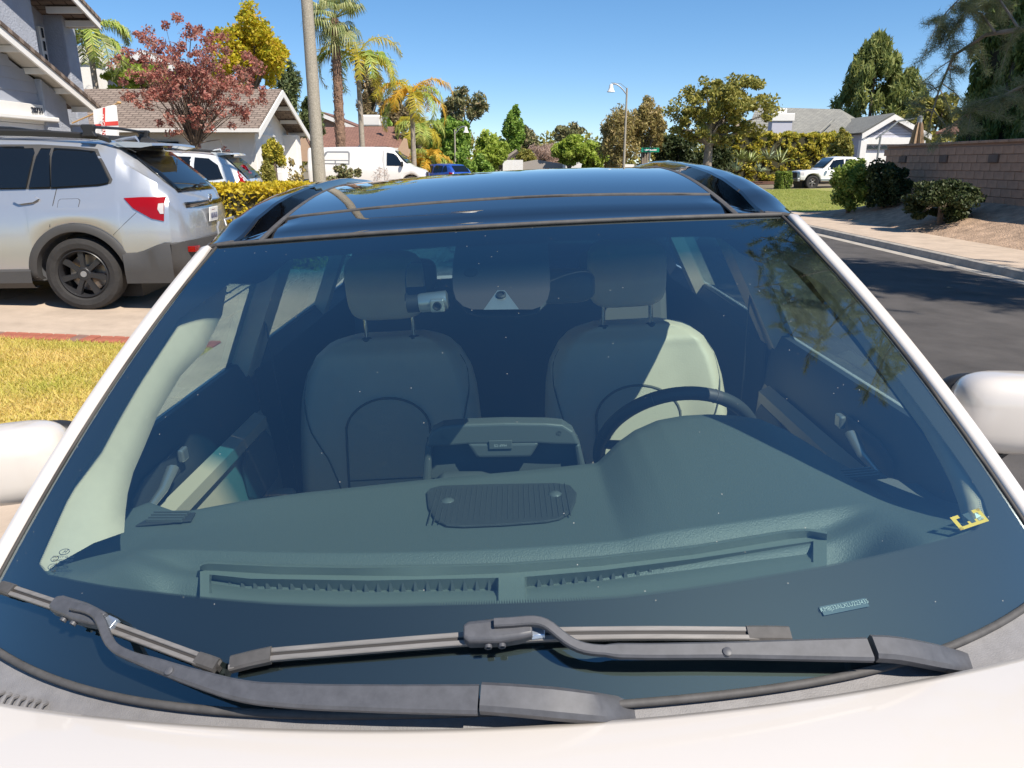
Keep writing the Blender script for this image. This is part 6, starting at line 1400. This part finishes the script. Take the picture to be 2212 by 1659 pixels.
# spreading tree on the right with visible crooked limbs
st = tree('spreading_tree', 'broad olive green tree with crooked pale limbs by the side street', 1440, 146, 1690, 330, 50, .25, LM['olive'], 15000, .105, 110, seed=23, cl=.125, hollow=.25, base_u=1530, tr=.30, tm='barkgrey', limb=26, depth=3.2)
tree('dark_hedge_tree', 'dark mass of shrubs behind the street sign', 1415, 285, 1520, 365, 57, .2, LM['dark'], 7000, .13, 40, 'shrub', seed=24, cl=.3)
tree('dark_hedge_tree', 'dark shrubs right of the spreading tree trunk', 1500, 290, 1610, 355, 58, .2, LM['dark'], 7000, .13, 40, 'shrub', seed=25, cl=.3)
def hedge(name, label, x0, x1, y0, y1, z0, z1, m, n, size, cat='hedge', bumps=.08, zf=None, inner=LM['dark']):
    root = thing(name, label, cat, ((x0+x1)/2, (y0+y1)/2, z0)); o = np.array(root.location)
    V = []; k = n
    dims = np.array([x1-x0, y1-y0, z1-z0]); A = np.array([dims[0]*dims[2], dims[0]*dims[2], dims[1]*dims[2], dims[1]*dims[2], dims[0]*dims[1]]); A = A/A.sum()
    f = NP.choice(5, n, p=A); u, w = NP.rand(n), NP.rand(n); p = np.zeros((n, 3)); d = np.abs(NP.normal(0, .07, n))
    for i in range(n):
        if f[i] < 2: p[i] = (x0+u[i]*dims[0], (y0+d[i]) if f[i] == 0 else (y1-d[i]), z0+w[i]*dims[2])
        elif f[i] < 4: p[i] = ((x0+d[i]) if f[i] == 2 else (x1-d[i]), y0+u[i]*dims[1], z0+w[i]*dims[2])
        else: p[i] = (x0+u[i]*dims[0], y0+w[i]*dims[1], z1-d[i])
    for i in range(n):
        nn = noise.noise(Vector(p[i])*1.7); p[i] += np.array([nn, noise.noise(Vector(p[i])*1.7+Vector((5,0,0))), abs(nn)])*bumps
    a = NP.normal(0, 1, (n, 3)); a /= np.linalg.norm(a, axis=1)[:, None]; b = np.cross(a, NP.normal(0, 1, (n, 3))); b /= np.linalg.norm(b, axis=1)[:, None]
    s = size*(.6+.8*NP.rand(n))[:, None]; q = p-o
    quads('foliage', np.stack([q-a*s, q-b*s*.6, q+a*s, q+b*s*.6], 1), m, root)
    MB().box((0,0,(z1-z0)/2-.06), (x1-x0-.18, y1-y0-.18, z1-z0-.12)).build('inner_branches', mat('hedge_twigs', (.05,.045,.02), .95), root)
    return root
hz_ = zl(-5)
hedge('yellow_hedge', 'clipped bright yellow hedge behind the silver SUV', -8.5, -2.95, 11.3, 12.5, hz_-.1, 1.37, LM['hedgey'], 26000, .035)
hedge('flowering_hedge', 'tall yellow green flowering hedge in front of the grey roof', onY(1580, 300, 58).x, onY(1830, 300, 58).x, 58, 60, .2, onY(1700, 293, 58).z, LM['hedge'], 14000, .14, bumps=.5)
hedge('low_hedge', 'low green hedge near the pickup front wheel', onY(1687, 380, 46).x, onY(1712, 380, 46).x, 46, 47, .15, onY(1700, 372, 46).z, LM['shrub'], 2500, .07, bumps=.1)
tree('flowering_shrub', 'tall loose shrub before the garage gable', 1790, 262, 1850, 345, 54, .3, LM['olive'], 4000, .12, 30, 'shrub', seed=26, cl=.24, hollow=.2)
# conifers far right
def conifer(name, label, u0, v0, u1, v1, D, m, n, size, seed):
    a, b = onY(u0, v0, D), onY(u1, v1, D); h = a.z-.3; hw_ = (b.x-a.x)/2; cx_ = (a.x+b.x)/2
    root = thing(name, label, 'conifer', (cx_, D, .3)); rs = np.random.RandomState(seed)
    C_ = []; R2 = []
    for k in range(110):
        t = rs.rand()**.8; z = h*(.12+.86*t); w = hw_*(1-t**3.4)*(.75+.3*rs.rand())+.15; an = rs.rand()*6.283
        C_.append((math.cos(an)*w*.8, math.sin(an)*w*.8, z)); R2.append((hw_*.16, hw_*.16, h*.085))
    V = leafcloud(C_, R2, n, size, .22, up=1.6); quads('crown', V, m, root)
    MB().tube([(0,0,-.3),(0,0,h*.9)], [.3,.05], 8).build('trunk', M['bark'], root)
    return root
conifer('conifer', 'tall pointed green conifer behind the grey roof', 1808, 84, 1960, 310, 82, LM['conif'], 15000, .40, 31)
conifer('conifer', 'lower olive conifer right of the tall one', 1905, 155, 2010, 310, 80, LM['conif'], 9000, .34, 32)
tree('background_tree', 'olive tree behind the patio umbrella', 1960, 200, 2075, 315, 74, .3, LM['olive'], 8000, .24, 40, seed=33, cl=.26)
# cypress row behind the wall (dark, backlit)
def cypress(label, x, y, h, w, seed):
    root = thing('cypress', label, 'cypress', (x, y, .6), 0, 'cypresses behind the block wall'); rs = np.random.RandomState(seed); C_ = []; R2 = []
    for k in range(170):
        t = rs.rand(); an = rs.rand()*6.283; r_ = w*(1-.55*t**2)*(.72+.3*rs.rand())
        C_.append((math.cos(an)*r_, math.sin(an)*r_, h*(.02+.96*t))); R2.append((.16, .16, h*.07))
    quads('crown', leafcloud(C_, R2, 22000, .10, .25, up=2.2), LM['cyp'], root)
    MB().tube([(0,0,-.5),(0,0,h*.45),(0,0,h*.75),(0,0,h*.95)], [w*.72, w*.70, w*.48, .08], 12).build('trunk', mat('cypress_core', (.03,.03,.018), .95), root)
for k, (x, y, h, w) in enumerate(((13.7, 18.4, 6.6, .85), (13.7, 19.9, 7.0, .85), (13.8, 21.3, 6.2, .85), (13.8, 22.7, 6.5, .85), (13.7, 16.9, 6.8, .85))):
    cypress(('cypress with pale tip at the right edge, nearest in view', 'tall dark cypress second from the left end of the row', 'third dark cypress behind the wall', 'leftmost dark cypress behind the block wall', 'cypress standing just outside the right edge')[min(k, 4)], x, y, h, w, 40+k)
# shrubs in front of the wall
def shrub(label, u0, v0, u1, v1, D, bz, m, n, size, seed, ncl=40, stems=3, X=None):
    return tree('shrub', label, u0, v0, u1, v1, D, bz, m, n, size, ncl, 'shrub', seed=seed, cl=.26, hollow=.35, stems=stems, tr=.06, limb=14)
shrub('sunlit flat topped shrub at the end of the block wall', 1795, 338, 1885, 440, 23.6, zr_(10.9, 23.6), LM['shrub'], 9000, .05, 51)
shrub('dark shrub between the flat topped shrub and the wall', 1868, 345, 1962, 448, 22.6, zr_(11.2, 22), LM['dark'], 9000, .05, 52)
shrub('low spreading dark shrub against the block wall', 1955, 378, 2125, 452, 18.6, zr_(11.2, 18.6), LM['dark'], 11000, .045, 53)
# agaves and small palms in the bed by the side street
def agave(label, u, v, D, s, m, seed):
    p = onY(u, v, D); root = thing('agave', label, 'agave', (p.x, D, max(.1, p.z))); rs = random.Random(seed); mb = MB()
    for k in range(26):
        a = rs.uniform(0, 6.283); e = rs.uniform(.25, 1.3); l = s*rs.uniform(.7, 1.1); d = Vector((math.cos(a)*math.cos(e), math.sin(a)*math.cos(e), math.sin(e))); w = d.cross(Vector((0,0,1))).normalized()*s*.05
        mb.add([-w, w, d*l*.6+w*.9-Vector((0,0,.02)), d*l+Vector((0,0,-.1*l)), d*l*.6-w*.9], [(0,1,2,3,4)])
    mb.build('leaf_rosette', m, root)
M['agave'] = mat('agave_leaf', (.30,.36,.22), .5); M['agave2'] = mat('yucca_leaf', (.26,.30,.09), .5)
for k, (u, v, s) in enumerate(((1590,372,1.1),(1620,352,1.3),(1660,345,1.2),(1685,352,1.4),(1640,372,.9),(1600,345,1.0))):
    agave(('pale agave at the front of the mulch bed', 'spiky agave in the middle of the bed', 'agave below the flowering hedge', 'tall yucca left of the pickup', 'small agave by the lawn edge', 'agave under the spreading tree')[k], u, v, 55, s, M['agave' if k % 2 == 0 else 'agave2'], 60+k)
# topiary and bush in front of the white gable, loose low plants
tree('topiary', 'clipped egg shaped yellow green topiary before the white gable', 563, 298, 618, 362, 25, .45, LM['hedge'], 9000, .045, 40, 'topiary', seed=70, cl=.36, hollow=.5, tr=.08)
tree('shrub', 'loose dry shrub under the topiary', 545, 345, 610, 405, 24, .4, LM['olive'], 4000, .05, 30, 'shrub', seed=71, cl=.26, hollow=.3, tr=.05)
tree('shrub', 'thin twiggy shrub left of the lamp pole', 610, 335, 668, 400, 22, .4, LM['willow'], 900, .045, 24, 'shrub', seed=72, cl=.2, hollow=.3, tr=.03, limb=26, stems=4)
tree('shrub', 'dry grassy shrub below the white van', 700, 352, 790, 400, 26, .35, LM['euc2'], 4000, .06, 30, 'shrub', seed=73, cl=.24, hollow=.3, tr=.03)
tree('shrub', 'wispy stems in front of the van door', 790, 355, 850, 400, 26.5, .35, LM['bare'], 700, .07, 20, 'shrub', seed=74, cl=.24, aspect=.1, tr=.02, limb=20, stems=4)
for k in range(3):
    tree('roadside_bush', ('green bush left of the blue car', 'green bush behind the blue car', 'bush on the far right of the blue car')[k], (925,975,1010)[k], (335,330,338)[k], (985,1030,1065)[k], 385, (60,62,66)[k], .2, LM['green'], 3500, .14, 26, 'bush', seed=80+k, cl=.3, tr=.08)

# ---- palms
def frond(root, base, az, el0, L_, droop, leaf, m, n=34, width=.03, rachis='bark', fan=False):
    pts = []; p = Vector(base); e = el0; dseg = L_/12
    for i in range(13):
        pts.append(p.copy()); d = Vector((math.cos(az)*math.cos(e), math.sin(az)*math.cos(e), math.sin(e))); p = p+d*dseg; e -= droop/12*(1+.8*i/12)
    mb = MB(); V = []
    for i in range(n):
        t = .12+.88*i/n; k = t*12; j = min(11, int(k)); q = lerp(pts[j], pts[j+1], k-j); tg = (pts[j+1]-pts[j]).normalized(); sd_ = tg.cross(Vector((0,0,1)))
        if sd_.length < 1e-3: sd_ = Vector((1,0,0))
        sd_.normalize(); l = leaf*(math.sin(math.pi*min(1, t*.86+.1))**.6)*rnd.uniform(.8, 1.1)
        for s in (-1, 1):
            d = (sd_*s*.75+tg*.55+Vector((0,0,rnd.uniform(-.5,.25)))).normalized(); tip = q+d*l*.6; tip2 = tip+(d*.5+Vector((0,0,-.9))).normalized()*l*.45; w = tg*width
            mb.add([q-w, q+w, tip+w*.8, tip2, tip-w*.8], [(0,1,2,3,4)])
    mb.tube(pts, [.03*(1-i/14)+.006 for i in range(13)], 5)
    return mb.build('frond', m, root)
def queen_palm(label, u, vtop, vbase_z, D, L_, mats, seed, n=13, tr=.14, crownsh=True):
    p = onY(u, vtop, D); bz = vbase_z; root = thing('queen_palm', label, 'palm', (p.x, D, bz)); h = p.z-bz; rs = random.Random(seed)
    MB().tube([(0,0,-.2), (0,0,h*.5), (0,0,h*.84), (0,0,h*.90), (0,0,h*.97), (.02,0,h)], [tr*1.1, tr, tr*.9, tr*1.35, tr*1.1, tr*.6], 10).build('trunk', M['palmgrey'], root, sm=60)
    for k in range(n):
        az = k*2.39996+rs.uniform(-.2,.2); el = rs.uniform(.15, 1.25)
        frond(root, (0,0,h*.98), az, el, L_*rs.uniform(.85, 1.1), rs.uniform(1.7, 2.5), L_*.26, mats[k % len(mats)])
    return root
queen_palm('tall queen palm with yellow fronds behind the white van', 772, 122, .4, 42, 3.3, [LM['queen'], LM['queeng'], LM['queen']], 90, 14)
queen_palm('shorter queen palm with orange tipped fronds', 889, 205, .3, 45, 3.0, [LM['queeno'], LM['queeng'], LM['queen'], LM['queeno']], 91, 15)
queen_palm('low young palm at the right end of the tan house', 905, 275, .3, 52, 2.6, [LM['queeng'], LM['queen']], 92, 14, .16)
queen_palm('low bushy palm beside the blue car', 925, 345, .2, 50, 2.3, [LM['queeno'], LM['queeng']], 93, 16, .2)
queen_palm('green feathery palm behind the grey house', 190, 75, .6, 33, 2.6, [LM['queeng'], LM['palm']], 94, 14, .12)
# fan palm
pf = onY(722, 40, 40); fp = thing('fan_palm', 'tall fan palm with thick brown trunk behind the white van', 'palm', (onY(736, 330, 40).x, 40, .4)); h = pf.z-.4; off = pf.x-fp.location.x
pts = [Vector((off*t, 0, h*t)) for t in np.linspace(0, 1, 30)]
tb = MB().tube(pts, [.26-.06*t+.012*(i % 2) for i, t in enumerate(np.linspace(0, 1, 30))], 12); tb.build('trunk', M['palmbark'], fp, sm=40)
for k in range(150):                                         # old leaf bases up the trunk: too small to pick apart, one part
    pass
lb = MB()
for k in range(420):
    t = rnd.uniform(.03, .98); a = rnd.uniform(0, 6.283); c = Vector((off*t+math.cos(a)*.24, math.sin(a)*.24, h*t)); d = Vector((math.cos(a), math.sin(a), 0)); w = Vector((-math.sin(a), math.cos(a), 0))*.05
    lb.add([c-w, c+w, c+d*.05+Vector((0,0,.10)), c+d*.02+Vector((0,0,-.06))], [(0,1,2),(0,2,3),(1,3,2)])
lb.build('leaf_bases', M['palmbark'], fp)['kind'] = 'stuff'
rs = random.Random(5)
for k in range(34):
    az = k*2.39996; el = rs.uniform(-1.1, 1.3); L_ = rs.uniform(.7, 1.1); c = Vector((off,0,h)); d = Vector((math.cos(az)*math.cos(el), math.sin(az)*math.cos(el), math.sin(el)))
    hub = c+d*L_; mb = MB(); mb.tube([c, hub], [.03,.015], 5)
    sd_ = d.cross(Vector((0,0,1))).normalized(); upv = sd_.cross(d)
    nb_ = 22
    for j in range(nb_):
        a = lerp(-2.0, 2.0, j/(nb_-1)); dd = (d*math.cos(a)+sd_*math.sin(a)).normalized(); l = .95*(1-.18*abs(a)/2)*rs.uniform(.9, 1.1)
        pw = dd.cross(upv).normalized()*.035; m1 = hub+dd*l*.62+upv*.05; tip = hub+dd*l*.85+Vector((0,0,-l*.38))
        mb.add([hub, m1-pw, tip, m1+pw], [(0,1,2,3)])
    mb.build('frond', LM['palm'], fp)

# ---- overhanging pine on the right
pn = thing('pine_tree', 'overhanging pine whose needle branches enter at the upper right', 'pine', (9.9, 7.2, .12)); po = Vector((9.9, 7.2, .12))
M['needle'] = leafmat('pine_needles', [(.14,.18,.085),(.23,.26,.125),(.33,.33,.18)], .3)
MB().tube([Vector((0,0,-.3)), Vector((-.15,.1,3.5)), Vector((-.6,.1,7)), Vector((-1.2,.1,12.6))], [.28,.24,.19,.05], 10).build('trunk', M['bark'], pn, sm=60)
brs = []
def pbranch(pts, r):
    P = [Vector(p)-po for p in pts]; brs.append((P, r))
def up_(u, v, y): return onY(u, v, y)
# visible drooping branches (measured), then the canopy over the street
pbranch([(9.6,7.5,4.4), up_(2260,40,10.5), up_(2212,62,11.2), up_(2130,75,11.8), up_(2060,120,12.2), up_(2030,190,12.4), up_(2012,250,12.4)], .045)
pbranch([(9.6,7.5,3.9), up_(2260,170,10.2), up_(2212,185,10.6), up_(2150,215,11.0), up_(2090,245,11.3), up_(2050,275,11.5)], .035)
pbranch([up_(2150,70,11.6), up_(2120,30,11.9), up_(2090,20,12.0), up_(2060,60,12.1), up_(2040,100,12.2)], .02)
pbranch([up_(2200,60,11.2), up_(2160,0,11.5), up_(2100,-30,11.8), up_(2050,20,12.0), up_(2020,55,12.0)], .02)
rs = random.Random(11)
for k in range(88):
    z = rs.uniform(6.0, 13.2); a = rs.uniform(0, 6.283) if k % 2 else rs.uniform(1.9, 4.0); l = rs.uniform(2.4, 5.2)*(1-.5*((z-6)/7.2)**2)
    s = Vector((-.1*z+.1, .1, z))+po; e = s+Vector((math.cos(a)*l, math.sin(a)*l, rs.uniform(-.4, 1.1)))
    pbranch([s, lerp(s, e, .5)+Vector((0,0,.35)), e], .05)
for k in range(44):                                          # dense lower whorls round the trunk
    z = rs.uniform(4.9, 8.2); a = rs.uniform(0, 6.283); l = rs.uniform(.9, 2.3)
    s = Vector((-.08*z, .1, z))+po; e = s+Vector((math.cos(a)*l, math.sin(a)*l, rs.uniform(-.5, .4)))
    pbranch([s, lerp(s, e, .5)+Vector((0,0,.2)), e], .04)
tb = MB(); V = []
def tuft(c, d, n, L_):
    d = np.array(d); 
    a = NP.normal(0, .62, (n, 3))+d; a /= np.linalg.norm(a, axis=1)[:, None]; w = np.cross(a, NP.normal(0, 1, (n, 3))); w /= np.linalg.norm(w, axis=1)[:, None]
    c = np.array(c)+NP.normal(0, .03, (n, 3)); l = L_*(.7+.5*NP.rand(n))[:, None]
    wd = .0024 if L_ < .15 else .0055
    V.append(np.stack([c-w*wd, c+w*wd, c+a*l], 1))
for bi, (P, r) in enumerate(brs):
    tb.tube(P, [lerp(r, r*.25, i/(len(P)-1)) for i in range(len(P))], 6)
    near = bi < 4
    nt = 26 if near else 20
    for k in range(nt):
        t = rs.uniform(.35 if not near else .25, 1.0); q = t*(len(P)-1); j = min(len(P)-2, int(q)); b = lerp(P[j], P[j+1], q-j)
        d = Vector((rs.uniform(-1,1), rs.uniform(-1,1), rs.uniform(-.9,.35))).normalized(); l = rs.uniform(.15,.55) if near else rs.uniform(.3,.9)
        e = b+d*l+Vector((0,0,-.12*l)); tb.tube([b, lerp(b, e, .5)+Vector((0,0,.03)), e], [r*.22, r*.16, .003], 4)
        for s in np.linspace(.35, 1, 5 if near else 5):
            tuft(lerp(b, e, s), d*.8, 46 if near else 26, .11 if near else .20)
tb.build('branches', M['barkgrey'], pn, sm=60)
quads('needles', np.concatenate(V), M['needle'], pn, tri=True)['kind'] = 'stuff'
